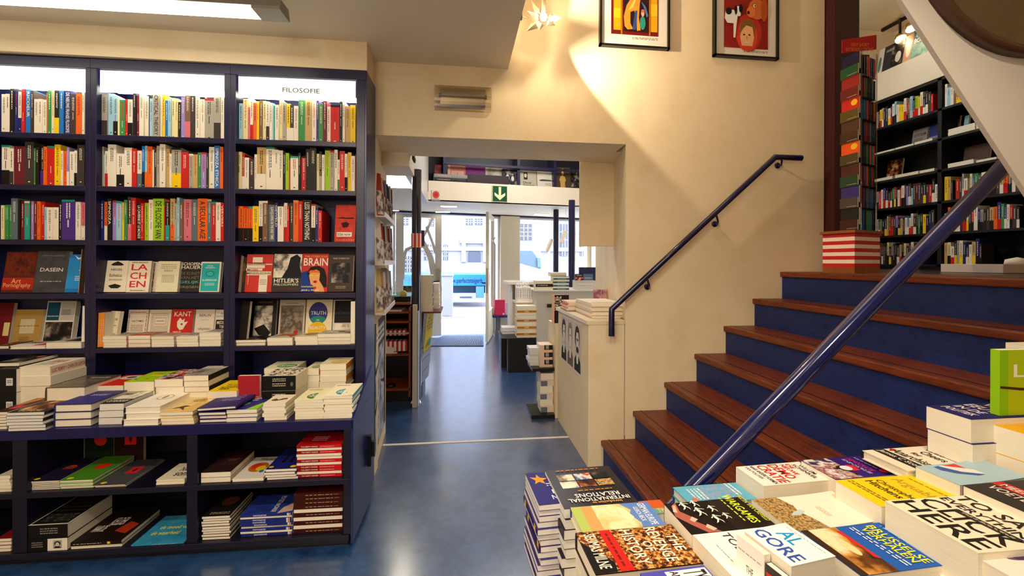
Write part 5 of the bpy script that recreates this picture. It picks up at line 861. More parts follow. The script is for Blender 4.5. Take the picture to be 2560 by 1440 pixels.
# recessed ceiling lights
LITC=M('fff0c8',.5,emit=3.0)
for (px,py,sx,sy,lb) in ((1122,515,.24,.16,'square ceiling light nearest the beam, left side'),(1107,529,.24,.16,'square ceiling light in front of the doorway'),(1352,535.5,.24,.16,'square ceiling light before the right window'),(982,526,.2,.14,'small square ceiling light beside the left wall')):
    a=AZ(px,py,2.149); t=thing('ceiling_light',lb,'lamp',loc=a,group='recessed ceiling lights'); mb=MB(); mb.box(-sx/2-.01,-sy/2-.01,-.006,sx/2+.01,sy/2+.01,0,M('c8c4b8',.5)); mb.obj('frame',t); MB().box(-sx/2,-sy/2,-.009,sx/2,sy/2,-.0065,LITC).obj('diffuser',t)
t=thing('ceiling_light','large twin-panel ceiling light above the pay desk','lamp',loc=(-.68,4.75,2.149)); mb=MB(); mb.box(-.26,-.42,-.006,.17,.42,0,M('d8d0b0',.5)); mb.obj('frame',t)
for s_ in (-1,1): MB().box(-.25,min(s_*.01,s_*.40),-.010,.16,max(s_*.01,s_*.40),-.0065,LITC).obj('diffuser',t)
area('pay_desk_lamp_light',(-.68,4.75,2.13),(0,0,0),.4,.8,6,(1,.9,.7)); area('front_room_fill_light',(.9,5.0,3.3),(0,0,0),1.4,1.0,42,(1,.96,.93))  # the front room area light is an added fill that brightens the corridor
# wall cupboard in the opening
a=AY(1450,600,3.22); b=AY(1549,600,3.22); t=thing('wall_cupboard','plain cream cupboard hanging under the lintel at the right','cupboard',loc=((a.x+b.x)/2,3.35,1.43)); zc_=AY(1500,616,3.22).z
mb=MB(); mb.box(a.x-t.location.x,-.125,zc_-1.43,b.x-t.location.x,-.10,2.15-1.43,WALL); mb.obj('cupboard_body',t,.002); mb=MB(); mb.box(a.x-t.location.x+.004,-.129,zc_-1.43+.004,b.x-t.location.x-.006,-.1255,2.04-1.43,WALL); mb.obj('door',t,.001)
# small speaker clamp near the beam
mb=MB(); a=AY(1034,396,3.47); mb.box(a.x-.012,3.47,a.z-.03,a.x+.012,3.5,a.z+.03,BLK); mb.tube([(a.x+.01,3.46,a.z+.02),(a.x+.02,3.45,a.z-.02)],.006,STEEL); tag(mb.obj('clamp'),'small black clamp on the corner of the white box near the beam','clamp')
# door mat
mb=MB(); c_=[AZ(*p,0) for p in ((1072,866),(1209,866),(1208,840),(1106,840))]
MATN=M('161c2c',.8); mb.prism([(p.x,p.y,.001) for p in c_],(0,0,.006),MATN)
n=30; 
for k in range(n):
    u0=(k+.2)/n; u1=(k+.7)/n; q=[c_[0].lerp(c_[1],u0),c_[0].lerp(c_[1],u1),c_[3].lerp(c_[2],u1),c_[3].lerp(c_[2],u0)]; mb.prism([(p.x,p.y,.007) for p in q],(0,0,.005),M('4a5c84',.6))
tag(mb.obj('door_mat'),'ribbed blue-grey door mat on the floor inside the open door','mat')
# wall lights, socket
mb=MB(); a=SF@V((sfx(1268),-.012,.16)); mb.box(a.x-.04,a.y-.01,a.z-.04,a.x+.04,a.y,a.z+.04,M('d8d4cc',.4)); mb.lathe([(.0,0),(.02,0),(.02,.003)],(a.x,a.y-.013,a.z),M('5a5854',.5),(0,1,0)); tag(mb.obj('wall_socket'),'white socket on the low wall under the blue sill','socket')
# two books hung in the window
for px0,px1,py0,py1,lb in ((1367,1380,598,629,'pair of cream books hanging tilted beside the slim column'),(1402,1414,575,610,'tilted cream book hanging between the two columns')):
    a=AY((px0+px1)/2,(py0+py1)/2,6.6); R=Matrix.Rotation(math.radians(22),3,'Y'); bm=bookmesh(.055,.2,.03,'ecdfcc','L',False,[('r','8a5a58',.5,0,.62,1)] if px0<1400 else None)
    place(bm,frame(a-R@V((.03,0,.1)),R@V((1,0,0)),R@V((0,0,1)),V((0,-1,0))),lb)
    s=MB(); s.tube([a+V((.04,0,.08)),V((a.x+.04,6.6,2.15))],.0015,STEEL,6); tag(s.obj('thread'),'thin thread holding the %s'%('tilted book pair' if px0<1400 else 'single tilted book'),'thread')
# ================= OUTSIDE =================
FAC=M('5c5c68',.8); FAC2=M('74747e',.8)
t=thing('building','pale brick building across the street with tall windows and an arched door','building',loc=(1.5,24,0))
mb=MB(); mb.box(-18,0,0,22,.5,14,FAC); mb.box(-18,-.15,5.6,22,0,6.1,FAC2); mb.box(-18,-.1,1.9,22,0,2.1,FAC2); mb.obj('facade',t)
def AYo(px,py): return AY(px,py,23.9)
for px0,px1,py0,py1,arch in ((1012,1030,640,680,1),(1108,1120,610,650,1),(1170,1202,620,655,2),(1000,1020,540,562,0),(1165,1182,540,562,0),(1188,1206,540,562,0),(1300,1330,560,600,0),(1400,1420,560,640,0),(1450,1470,560,640,0),(1072,1084,540,565,0),(1060,1080,610,650,1)):
    a=AYo(px0,py1); b=AYo(px1,py0); w_=b.x-a.x; h=b.z-a.z; x=a.x-1.5
    mb=MB(); GL=M('1e2436',.5); mb.box(x,-.03,a.z,x+w_,.0,b.z-(w_/2 if arch else 0),GL)
    if arch: mb.prism([(x+w_/2+math.cos(PI*i/12)*w_/2,-.03,b.z-w_/2+math.sin(PI*i/12)*w_/2) for i in range(13)],(0,.03,0),GL)
    if arch==2: mb.box(x-.35,-.12,a.z,x-.12,0,b.z+.25,M('74747c',.8)); mb.box(x+w_+.12,-.12,a.z,x+w_+.35,0,b.z+.25,M('74747c',.8)); mb.box(x-.45,-.14,b.z+.25,x+w_+.45,0,b.z+.5,M('74747c',.8))
    f_=M('74747e',.6)
    if arch<2:
        for i in range(1,3): mb.box(x+w_*i/3-.02,-.05,a.z,x+w_*i/3+.02,-.03,b.z,f_)
        for i in range(1,4): mb.box(x,-.05,a.z+h*i/4-.02,x+w_,-.03,a.z+h*i/4+.02,f_)
    mb.obj('window',t)
# blue truck bed seen from behind
ty=13.0; a=AY(1000,715,ty); b=AY(1215,686,ty); t=thing('truck','blue flatbed truck with a web address on its side, parked in the street','truck',loc=((a.x+b.x)/2,ty,0)); cx=(a.x+b.x)/2
TB=M('0c5a90',.5); mb=MB(); mb.box(a.x-cx,0,a.z,b.x-cx+.3,1.8,b.z,TB); mb.obj('bed_side',t,.01)
tt=MB(); p0=AY(1131,711,ty-.01); p1=AY(1206,695,ty-.01); art(tt,(p0.x-cx,-.004,p0.z),(p1.x-p0.x,0,0),(0,0,p1.z-p0.z),[('t','0a1a48','w.perfectsteigerb',0,0,1,1)],.002); tt.obj('lettering',t); tt=MB(); p0=AY(1010,702,ty-.01); art(tt,(p0.x-cx,-.004,p0.z),(.22,0,0),(0,0,.16),[('t','4a5a78','Amsterdam',0,.55,1,.95),('t','4a5a78','en Rotterdam',0,.0,1,.4)],.002); tt.obj('lettering',t)
mb=MB(); z0=AY(1100,735,ty).z; mb.box(a.x-cx,.3,z0,b.x-cx,1.6,a.z,M('20405c',.5)); c=AY(1132,750,ty-.05); d=AY(1190,733,ty-.05); mb.box(c.x-cx,-.05,c.z,d.x-cx,.1,d.z,M('7c8088',.5)); mb.box(c.x-cx+.2,-.06,c.z+.06,c.x-cx+.55,-.05,c.z+.1,M('3a3c44',.5)); mb.obj('chassis',t)
mb=MB(); c=AY(1190,745,ty); d=AY(1210,716,ty); mb.box(c.x-cx,-.04,c.z,d.x-cx,.1,d.z,M('3c6c9c',.5)); mb.obj('mud_flap',t)
for px in (1018,1085):
    p=AY(px,738,ty+.5); mb=MB(); mb.tube([(p.x-cx,.3,.42),(p.x-cx,.6,.42)],.44,M('2c2e34',.6),24); mb.obj('wheel',t)
# white van
vy=11.5; c0=AY(1297,700,vy); t=thing('van','white van parked outside the right shop window','van',loc=(c0.x,vy,0)); X0=c0.x
mb=MB(); q=lambda px,py: (AY(px,py,vy).x-X0,0,AY(px,py,vy).z)
mb.prism([q(1240,618),q(1330,612),q(1347,622),q(1372,668),q(1392,690),q(1396,740),q(1396,770),q(1240,770)],(0,1.4,0),M('74767e',.5)); mb.obj('van_body',t)
mb=MB(); off=-.01; g=lambda px,py:(AY(px,py,vy).x-X0,-.012,AY(px,py,vy).z); mb.prism([g(1298,627),g(1330,627),g(1340,640),g(1352,672),g(1298,656)],(0,.012,0),M('3c5468',.3)); mb.obj('windscreen',t)
mb=MB(); mb.prism([g(1342,645),g(1350,645),g(1352,668),g(1344,668)],(0,-.06,0),M('3a5c7c',.4)); mb.obj('wing_mirror',t)
mb=MB(); p=AY(1330,770,vy); mb.tube([(p.x-X0,-.02,.34),(p.x-X0,.25,.34)],.34,M('2a2c32',.6),24); mb.obj('wheel',t)
t=thing('street_bin','white street cabinet standing on the pavement outside the door','cabinet',loc=(AY(1118,770,10.6).x,10.6,0)); mb=MB(); z=AY(1118,690,10.6).z; mb.box(-.13,0,0,.13,.4,z,M('7c7c84',.6)); mb.prism([(-.15,-.02,z),(.15,-.02,z),(.15,.42,z),(-.15,.42,z)],(0,0,.04),M('8c8c94',.6)); mb.obj('cabinet_body',t,.01)
for px,h in ((1092,5),(1225,5),(1372,5)):
    p=AY(px,700,17); t=thing('lamp_post','thin pale street pole '+{1092:'left of the doorway',1225:'right of the doorway',1372:'behind the right window'}[px],'pole',loc=(p.x,17,0)); mb=MB(); mb.tube([(0,0,0),(0,0,h)],.05,M('9aa0b0',.6),10); mb.lathe([(.0,0),(.09,0),(.09,.12),(0,.15)],(0,0,0),M('9aa0b0',.6)); mb.obj('pole',t)
# ================= UPPER ROOM =================
UN='in upper room'
t=thing('track_light','black ceiling track carrying two glowing spotlights in the upper room','lamp',loc=AZ(2230,60,3.93))
tp=[AZ(*p,3.93)-t.location for p in ((2206,76),(2278,37))]; mb=MB(); d=(tp[1]-tp[0]); mb.tube([tp[0],tp[1]+d*.6],.02,BLK,8); mb.obj('track',t)
GLOW=M('ffd890',.5,emit=25)
for px,py in ((2250,95),(2277,68)):
    p=AZ(px,py,3.72)-t.location; L_=t.location+p; to=V((4.4,3.4,2.6)); dr_=(to-L_).normalized(); top=p+V((0,0,.17)); mb=MB(); mb.tube([top+V((0,0,.04)),p+V((0,0,.05))],.012,BLK,8); mb.lathe([(.012,-.05),(.03,-.045),(.055,.03),(.052,.03),(.028,-.035)],p,M('c8a060',.25,.8),tuple(dr_),20); mb.obj('lamp_head',t)
    mb=MB(); mb.lathe([(0,.0),(.046,.012),(.048,.022),(.0,.03)],p,GLOW,tuple(dr_),20); mb.obj('bulb',t)
    spot('track_spot',L_+dr_*.06,to+V((0,.3 if px>2260 else -.1,0)),3,100,(1,.8,.5),.8,.03)
point('upper_room_lamp_light',(3.9,3.6,3.6),1.2,(1,.82,.55),.1)
XB=4.62
t=thing('bookcase','tall dark bookcase along the side wall of the upper room','bookcase',loc=(4.75,3.4,1.242))
BK2=M('050409',.6)
def ub(n,y0,z0,y1,z1,x0=4.6,x1=4.93,mat=BK2): MB().box(x0-4.75,y0-3.4,z0-1.242,x1-4.75,y1-3.4,z1-1.242,mat).obj(n,t)
LV=[3.09,2.795,2.508,2.206,1.902,1.60,1.292]
for z in LV: ub('shelf',2.0,z-.022,4.5,z)
for y in (4.48,3.73,2.98,2.25): ub('upright',y-.018,1.242,y+.018,3.09)
ub('back_panel',2.0,1.242,4.5,3.09,4.9,4.93)
ub('plinth',2.0,1.242,4.5,1.27,4.62,4.9)
def urow(zb,ys,ye,cols,nm,dens=1.0,h0=.19):
    rr=random.Random(nm); y=ys; k=0; seen={}
    while y>ye and k<len(cols):
        c=cols[k]; th=rr.uniform(.016,.03); h=h0+rr.uniform(-.02,.045)
        if c!='_':
            ink='ece2cf' if c in DARKC+'R' else '2a2422'; c2=rr.choice('____WKRY')
            sp=[('r',PAL[c2],.6,0,1,1)] if c2!='_' and c2!=c else []
            sp+=[('l',ink,.12,.3,rr.uniform(.4,.8),.7,1,0)]
            bm=bookmesh(h,.13,th,PAL[c],'N',False,None,sp,stand=True); seen[c]=seen.get(c,0)+1
            place(bm,frame(V((XB,y-th,zb)),V((0,0,1)),V((1,0,0)),V((0,1,0))),'%s spine, %s of that colour from left, %s %s'%(CN[c],ORD[seen[c]-1],nm,UN),'books on the '+nm)
        y-=th+.001; k+=1
Y1,Y2,Y3=4.40,3.70,2.95
urow(LV[1],Y1,3.75,'SKYANKWPWLWYYWRULKIYWKKDR','top shelf row')
urow(LV[1],3.70,3.0,'WLWUORNNEWERRRKDGIWAKND','top shelf second bay')
urow(LV[4],Y1,3.75,'SRWPKKDERDWRWDVDLDMDDKDRKWK','middle shelf row')
urow(LV[4],3.70,3.0,'YAD_RDSW_CBEGWWRSDAOUW','middle shelf second bay')
urow(LV[4],2.94,2.3,'SMRUAROWCEK','middle shelf third bay')
urow(LV[5],Y1,3.75,'SDEKNADRDVKAKWBWWDKEDYKND','second lowest shelf row')
urow(LV[5],3.70,3.0,'WOACRDKWKRWNSKDAONENWRDK','second lowest shelf bay two')
urow(LV[5],2.94,2.3,'RWEDRKUMD','second lowest shelf third bay')
urow(LV[6],Y1,3.75,'ISDMDKCKSDKDAKCDKWDKN','lowest shelf row',h0=.2)
urow(LV[6],3.70,3.15,'ACWKSWNKWAND','lowest shelf bay two',h0=.19)
def ustack(z,y0,y1,n,th,lb,w_=.15):
    for k in range(n):
        bm=bookmesh(.19,abs(y0-y1),th,'e8dcc4','F',False); last=k==n-1
        place(bm,frame(V((4.605+.001*k,min(y0,y1)-0+.002*(k%2),z+k*th)),V((1,0,0)),V((0,1,0)),V((0,0,1))),('top ' if n>1 and last else '')+lb if last else 'lower '+lb,None if last else lb)
for z,lst in ((LV[2],((4.40,4.18,1,.02,'pale book lying below the dark covers, third shelf, far end'),(4.17,3.98,1,.02,'pale book lying on the third shelf, second from the far end'),(3.97,3.80,1,.025,'thick pale book lying on the third shelf before the post'),(3.66,3.44,4,.016,'cream book in the first pile past the post, third shelf'),(3.43,3.22,2,.024,'thick cream book in the second pile past the post, third shelf'))),(LV[3],((4.40,4.20,2,.016,'cream book in the pair at the far end, fourth shelf'),(4.17,3.93,2,.016,'cream book in the second pair, fourth shelf'),(3.92,3.78,2,.014,'cream book in the last pair before the post, fourth shelf'),(3.66,3.45,2,.02,'cream book past the post, fourth shelf'),(3.43,3.28,1,.02,'thin cream book past the post, fourth shelf'),(3.27,3.06,2,.018,'white book under the brick-patterned cover, fourth shelf')))):
    for y0,y1,n,th,lb in lst: ustack(z,y0,y1,n,th,lb+' '+UN)
def uface(z,y0,y1,h,c,lb,items=None):
    bm=bookmesh(abs(y0-y1),h,.02,c,'L',False,items); L=math.radians(8); ey=V((math.sin(L),0,math.cos(L))); ex=V((0,-1,0)); place(bm,frame(V((4.78,max(y0,y1),z+.001)),ex,ey,ex.cross(ey)),lb+' '+UN)
uface(LV[2],4.14,3.99,.2,'8a8078','grey-lettered cover standing on the third shelf',[('t','2a2220','SYSTEEM',.1,.6,.9,.75),('l','4a403c',.1,.2,.7,.5,4,0)])
uface(LV[2],3.97,3.83,.2,'1c2c6c','blue cover standing on the third shelf',[('r','7a8cb0',.0,.05,1,.4),('r','b84038',.2,.1,.8,.3)])
uface(LV[2],3.82,3.70,.22,'4a3828','brown photo cover standing on the third shelf',[('r',PHB,0,0,1,1)])
uface(LV[2],3.36,3.25,.2,'5a1414','dark red cover standing behind the piles on the third shelf')
uface(LV[2],3.66,3.62,.2,'8ab0b8','pale teal spine standing past the post on the third shelf')
uface(LV[3],4.42,4.25,.24,'2a2018','dark cover with pale figures, far end of fourth shelf',[('r',PHB,.0,.0,1,1)])
uface(LV[3],3.80,3.765,.27,'e8e0d0','tall white book edge beside the post, fourth shelf')
uface(LV[3],3.66,3.45,.2,'4a2c20','brown cover standing past the post, fourth shelf')
uface(LV[3],3.25,3.05,.22,'7a3c30','brick-patterned cover with a blue label, fourth shelf',[('r',NM('brick_cover',['3a1c18','a0604c'],60,.5,kind='VOR'),0,0,1,1),('r','1c2c7c',.1,.2,.9,.55),('t','c8d0e8','EXACT',.2,.3,.8,.48)])
uface(LV[6]+.0,3.02,2.98,.24,'6a4038','brown cover edge standing on the lowest shelf')
# face-out books on the white ledge
for i,(px0,px1,py0,py1,c,lb,it) in enumerate(((2188,2201,155,180,'d8c8b8','pale cover with a green leaf on the white ledge',[('e','4a7a6c',.4,.4,.3,.3)]),(2202,2252,122,176,'2a2a30','black cover with a white figure on the white ledge',[('r',PHD,.4,.1,1,1),('e','c8c4c0',.75,.4,.14,.2),('l','e0dcd8',.1,.75,.5,.85,2,0)]),(2254,2274,118,155,'b8907c','pale portrait cover on the white ledge',[('e','e0d0c0',.5,.5,.3,.3)]),(2272,2322,88,150,'3c5c64','grey-green cover with white scribbled lettering on the white ledge',[('r',NM('sea_green_print',['1c2c34','7aa09c','2c4048'],6,.4),0,0,1,.5),('t','e0e8e4','OERTE',.15,.72,.8,.88),('t','e0e8e4','BOK',.1,.52,.6,.68)]))):
    y0=AX(px0,165,4.64).y; y1=AX(px1,150,4.64).y; h=.30 if i!=3 else .33
    bm=bookmesh(y0-y1,h,.012,c,'L',False,it); L=math.radians(10); ey=V((math.sin(L),0,math.cos(L))); ex=V((0,-1,0)); place(bm,frame(V((4.66,y0,3.402)),ex,ey,ex.cross(ey)),lb+' '+UN)
# rotating rack with its striped base
t=thing('display_plinth','red and white striped display base at the top of the stairs','plinth',loc=(2.33,2.38,1.242))
o_=t.location; BP=[V((2.228,2.25,0)),V((2.474,2.33,0)),V((2.446,2.52,0)),V((2.20,2.44,0))]; P=[p-V((2.33,2.38,0)) for p in BP]; WD=NM('ochre_wood',['7a4418','96581f'],8,.5)
mb=MB(); mb.prism([tuple(p*1.0) for p in P],(0,0,.035),WD); mb.obj('foot',t)
mb=MB(); n=9; z0=.035; hh=(.232-.035)/n
for k in range(n): mb.prism([(p.x*1.0,p.y*1.0,z0+k*hh) for p in P],(0,0,hh),M('c01420',.5) if k%2==0 else M('ecdcc8',.5))
mb.obj('striped_body',t)
mb=MB(); mb.prism([(p.x*1.12,p.y*1.12,.232) for p in P],(0,0,.016),WD); mb.obj('top_board',t,.001)
t=thing('book_rack','clear tower rack of pocket-sized books with a red header reading very short introductions','rack',loc=(2.38,2.39,1.4905))
TP=[V((2.317,2.30,0)),V((2.479,2.36,0)),V((2.471,2.48,0)),V((2.309,2.42,0))]; c_=V((2.38,2.39,0)); P=[p-c_ for p in TP]; mb=MB()
for p in P: mb.box(p.x-.003,p.y-.003,0,p.x+.003,p.y+.003,1.06,glass('rack_plastic',(.75,.72,.7),.15))
mb.box(-.05,-.04,0,.04,.05,1.05,M('1a0a0e',.5)); 
for k in range(8): mb.prism([(p.x*.99,p.y*.99,k*.13+.001) for p in P],(0,0,.004),glass('rack_plastic',(.75,.72,.7),.15))
mb.obj('tower',t)
mb=MB(); a=V((2.262,2.372,0))-c_; b=V((2.462,2.345,0))-c_; nn=V((-(b-a).y,(b-a).x,0)).normalized(); q=[(a.x,a.y,1.062),(b.x,b.y,1.085),(b.x,b.y,1.17),(a.x,a.y,1.14)]; mb.prism(q,tuple(nn*.006),M('a8141c',.4)); art(mb,V(q[0])-nn*.0005,b-a,V((0,0,.075)),[('t','e0783c','VERY SHORT',.25,.5,.78,.78),('t','e0783c','INTRODUCTIONS',.1,.14,.9,.42)],.0005); mb.obj('header_sign',t)
rc=[('141838','1a4a28'),('901c16','641410'),('c01a14','524610'),('4a2c20','3c2410'),('e0500c','4a3c24'),('4c2420','24402c'),('382c70','4a4038'),('1c1c1c','3c1c14')]
e1=(TP[0]-TP[3]); e2=(TP[1]-TP[0])
for k,(c1,c2) in enumerate(rc):
    z=1.4905+(7-k)*.130+.006; u_=e1.normalized(); nn=V((u_.y,-u_.x,0))
    for j,(c,dz,h) in enumerate(((c1,.03,.10),(c2,0,.06))):
        bm=bookmesh(e1.length-.008,h+.0*(1-j),.008,c,'L',False,[('r',NM('pocket_'+c,[c,c],3,.3),0,0,1,1)]+([('e','e8b820',.72,.72,.18,.18)] if k in (2,4) and j==0 else [])+[('l','d8c8a8',.4,.12,.95,.2,1,0)],)
        place(bm,frame(TP[3]+u_*.004+nn*(.001+.010*j)+V((0,0,z+dz*0+(.03 if j==0 else 0))),u_,V((0,0,1)),nn),'pocket book showing its cover, %s tier from the top, %s pocket of the tower rack'%(ORD[k],('rear','front')[j]))
    u_=e2.normalized(); dn=V((-u_.y,u_.x,0)); rr=random.Random(k); x=.04
    while x<e2.length-.012:
        c=rr.choice(['1c6c8c','2a7a4c','8c1c34','14203c','c84028','0e4a8c','18181c','0e2c20','c85020','6a1030']); bm=bookmesh(.115,.05,.009,c,'N',False,None,[('l','d8c8a8',.1,.3,.7,.7,1,0)],stand=True)
        place(bm,frame(TP[0]+u_*(x+.009)+dn*.004+V((0,0,z)),V((0,0,1)),dn,-u_),'slim pocket-sized book, spine outward in the tower rack, %s tier from the top'%ORD[k],'spine-out pocket books, tier %s of the tower rack'%ORD[k]); x+=.0165+rr.uniform(0,.006)
# white box on the landing
a=AY(2508,679,2.3); t=thing('box','pale flat box lying on the landing at the right edge of the picture','box',loc=(a.x+.2,2.4,1.243)); MB().box(-.2,-.1,0,.3,.25,.055,M('c8b8ac',.6)).obj('carton',t,.002); mb=MB(); mb.lathe([(0,0),(.06,.0),(.055,.03),(0,.045)],(.12,.05,.056),M('d8ccc0',.6)); mb.obj('white_lid',t)
# ================= THE TABLE IN FRONT =================
t=thing('display_table','dark blue table in the foreground carrying the piles of books','table',loc=(1.1,.6,0)); TZ=.50
mb=MB(); mb.box(-.905,-.75,TZ-.04,1.5,.46,TZ,NAVY); mb.obj('table_top',t,.003)
for sx in (-.87,.0,1.4):
    for sy in (-.7,.40): MB().box(sx,sy,0,sx+.05,sy+.05,TZ-.04,NAVY).obj('leg',t,.002)
k_=.92
def tb(cs,zt,label,col,front,n=1,under=None,t=None,side='F',hard=False,spinecol=None,alt=None,zb=None,curl=0,page=None,undercol=None,jit=.005,dep=None,wid=None,spine=None,undname=None):
    """book or pile on the table: cs = far-left, far-right and near-left corners of the top cover"""
    Zt=1.3-(1.3-zt)*k_
    A=AZ(*cs[0],Zt); B=AZ(*cs[1],Zt); C=AZ(*cs[2],Zt)
    ex=(B-A); w_=wid or ex.length; ex.normalize(); ey=(A-C); d_=dep or ey.length; ey=ey-ex*ey.dot(ex); ey.normalize(); o=A-ey*d_
    base=TZ if zb is None else zb
    th=t or (Zt-base)/n; n=max(1,int(round((Zt-base)/th))) if t else n; th=(Zt-base)/n
    rr=random.Random(label); top=bookmesh(w_,d_,th,col,side,hard,front,spine,spinecol,page,curl=curl)
    alts={'L':'R','R':'L','N':'F','F':'N'}
    if n>1:
        u1=bookmesh(w_,d_,th,undercol or col,side,hard,None,spine,spinecol,page); u2=bookmesh(w_,d_,th,undercol or col,alts[side],hard,None,spine,spinecol,page)
    for i in range(n):
        z=base+i*th
        if i==n-1: place(top,frame(V((o.x,o.y,z)),ex,ey,V((0,0,1))),label)
        else:
            bm=u2 if alt and alt[i%len(alt)]=='0' else u1
            place(bm,frame(V((o.x+rr.uniform(-jit,jit),o.y+rr.uniform(-jit,jit),z)),ex,ey,V((0,0,1))),under,under)
U='%s in the pile under the %s'
C=dict
tb([(1313,1184),(1385,1178),(1335,1264)],.655,'navy book with orange stars at the left edge of the table','1c1c6c',[('p','e8902c',[(.05,.85),(.17,.82),(.2,.93),(.25,.81),(.38,.78),(.28,.72),(.3,.6),(.2,.68),(.1,.62),(.14,.73)]),('p','e8902c',[(.55,.95),(.68,.92),(.72,.98),(.78,.9),(.7,.85),(.62,.84)]),('t','f0e8f0','EUROPEAN',.3,.12,.98,.24,180),('t','f0e8f0','UNION',.35,.28,.98,.4,180),('l','c8c0d8',.3,.5,.95,.62,2,0)],n=14,under='white-edged book with purple and yellow spine under the starred book',side='R',alt='10111101',spinecol='2a2060',undercol='3a2c6c',wid=.14,spine=[('r','2a2060',0,0,1,1),('r','e8b82c',.1,0,.2,1),('r','e8b82c',.8,0,.9,1)],page=PAGE2)
IRI=[('r',NM('navy_black_gloss',['100c18','1c1622','0e0a14'],3,.25),0,0,1,1)]
for i in range(3):
    for j in range(2): IRI.append(('r',[PHW,PHB,HAY,PHW,PHC,PHD][i+3*j],.12+.26*i,.46+.19*j,.36+.26*i,.63+.19*j))
IRI+=[('t','f0e8dc','RELATIONS',.22,.2,.84,.29,180),('t','f0e8dc','INTERNATIONAL',.1,.1,.94,.18,180),('t','e0a050','Introduction to',.4,.03,.8,.08,180),('l','c8883c',.3,.34,.8,.38,1,0),('l','c8883c',.15,.9,.8,.94,1,0)]
tb([(1362,1176),(1520,1164),(1402,1273)],.666,'large black book titled International Relations in upside-down lettering','141018',IRI,n=9,under='black-spined book in the pile under International Relations',side='R',alt='1101',undercol='1a1620',page=PAGE2,spinecol='201a2a')
tb([(1426,1269),(1618,1255),(1459,1330)],.675,'book with a painted map and blue corner titled German Europe','dcd0a0',[('r','a8b85c',0,0,.12,1),('r','c89858',.12,0,.3,1),('r',NM('map_print',['d8d09c','c8b878','e8dcae','b8a878'],12,.4),.26,0,.72,1),('p','5a80c0',[(.62,1),(.72,.7),(.66,.5),(.74,.2),(.72,0),(1,0),(1,1)]),('p','e8e0b0',[(.55,.9),(.64,.8),(.7,.4),(.62,.2),(.56,.4)]),('t','e8ecf4','GERMAN EUROPE',.84,.05,.93,.95,270),('t','e8ecf4','ULRICH BECK',.76,.2,.82,.8,270)],n=1,hard=True,spinecol='2a4a8c',zb=.70)
tb([(1430,1290),(1640,1275),(1462,1350)],.625,'plain white-edged thick book under the map-covered book','ece4d4',[],n=2,under='lower plain white-edged thick book under the map-covered book',zb=.50,dep=.2)
tb([(1560,1256),(1650,1249),(1580,1290)],.645,'orange and teal book peeking out behind the map-covered book','c8541c',[('r','6a9c8c',.0,.0,1,.4),('t','f0c040','TWI',.7,.1,.95,.35)],n=2,under='thick book under the orange and teal one',spinecol='c8781c')
REV=[('r',NM('crowd_gravel_print',['140a06','5a2c0e','c87c38','eab870'],150,.35,detail=5,pos=[.36,.47,.55,.64]),0,0,1,1),('p','0e0a10',[(0,0),(.2,0),(.22,.2),(.0,.75)]),('p','c81c18',[(.23,0),(.36,0),(.34,1),(.23,1)]),('l','701010',.26,.1,.31,.9,1,1),('t','f0e4d0','SEUMAS MILNE',.06,.08,.17,.92,270),('t','f0e4d0','HISTORY',.42,.08,.54,.94,270),('t','f0e4d0','OF',.57,.36,.66,.6,270),('t','f0e4d0','REVENGE',.68,.08,.80,.94,270),('t','f0e4d0','THE',.84,.3,.94,.72,270)]
tb([(1439,1332),(1677,1310),(1490,1436)],.674,'brown hardcover with a red stripe titled The Revenge of History','2a140c',REV,n=1,hard=True,spinecol='241a34',zb=.688)
tb([(1452,1366),(1660,1350),(1500,1460)],.61,'plain cream-edged book supporting the Revenge of History hardcover','e8dccc',[],n=2,under='lowest cream-edged book below the Revenge of History hardcover',zb=.50,dep=.13)
tb([(1600,1433),(1760,1413),(1630,1500)],.70,'purple-blue book with a white title panel at the lower edge of the picture','4a48b0',[('r','e8e4e8',.35,0,.98,.92),('t','1c1a20','TYPO',.6,.2,.95,.85,270),('t','1c1a20','AND PR',.42,.1,.54,.9,270)],n=1,zb=.69,side='L')
tb([(1681,1217),(1837,1205),(1716,1262)],.66,'light blue hardcover with a pink speckled shape','5aa8c4',[('r',NM('pink_speckle_print',['5aa8c4','b08cb4','5aa8c4'],70,.4,detail=2,pos=[.45,.52,.58]),.28,.15,.85,.95),('l','d8e8ec',.14,.2,.36,.8,4,1),('l','e8f0f0',.78,.3,.9,.95,2,1),('r','d86a48',.1,.1,.17,.3)],n=2,under='second light blue hardcover directly under the speckled one',hard=True,spinecol='1a4a78',zb=.666)
tb([(1690,1238),(1830,1227),(1725,1280)],.6095,'plain white book at the base of the light blue hardcovers','e4dccc',[],n=3,under='white book lower down at the base of the light blue hardcovers',zb=.50,dep=.10,wid=.155)
def runner(u,v,k=1.0):
    q=lambda pts:('p','f0e8dc',[(u+a*k*.8,v+b*k*1.5) for a,b in pts])
    return [('e','f0e8dc',u+.005,v+.075*k*1.5,.014*k,.022*k*1.3),q([(-.02,.05),(.02,.055),(.03,.0),(-.005,-.005)]),q([(-.005,.0),(.02,.005),(-.01,-.04),(-.05,-.06),(-.03,-.035)]),q([(.01,.005),(.03,0),(.05,-.03),(.045,-.07),(.035,-.03)]),q([(-.02,.05),(-.05,.02),(-.06,.03),(-.02,.06)]),q([(.02,.055),(.07,.04),(.08,.045),(.02,.065)])]
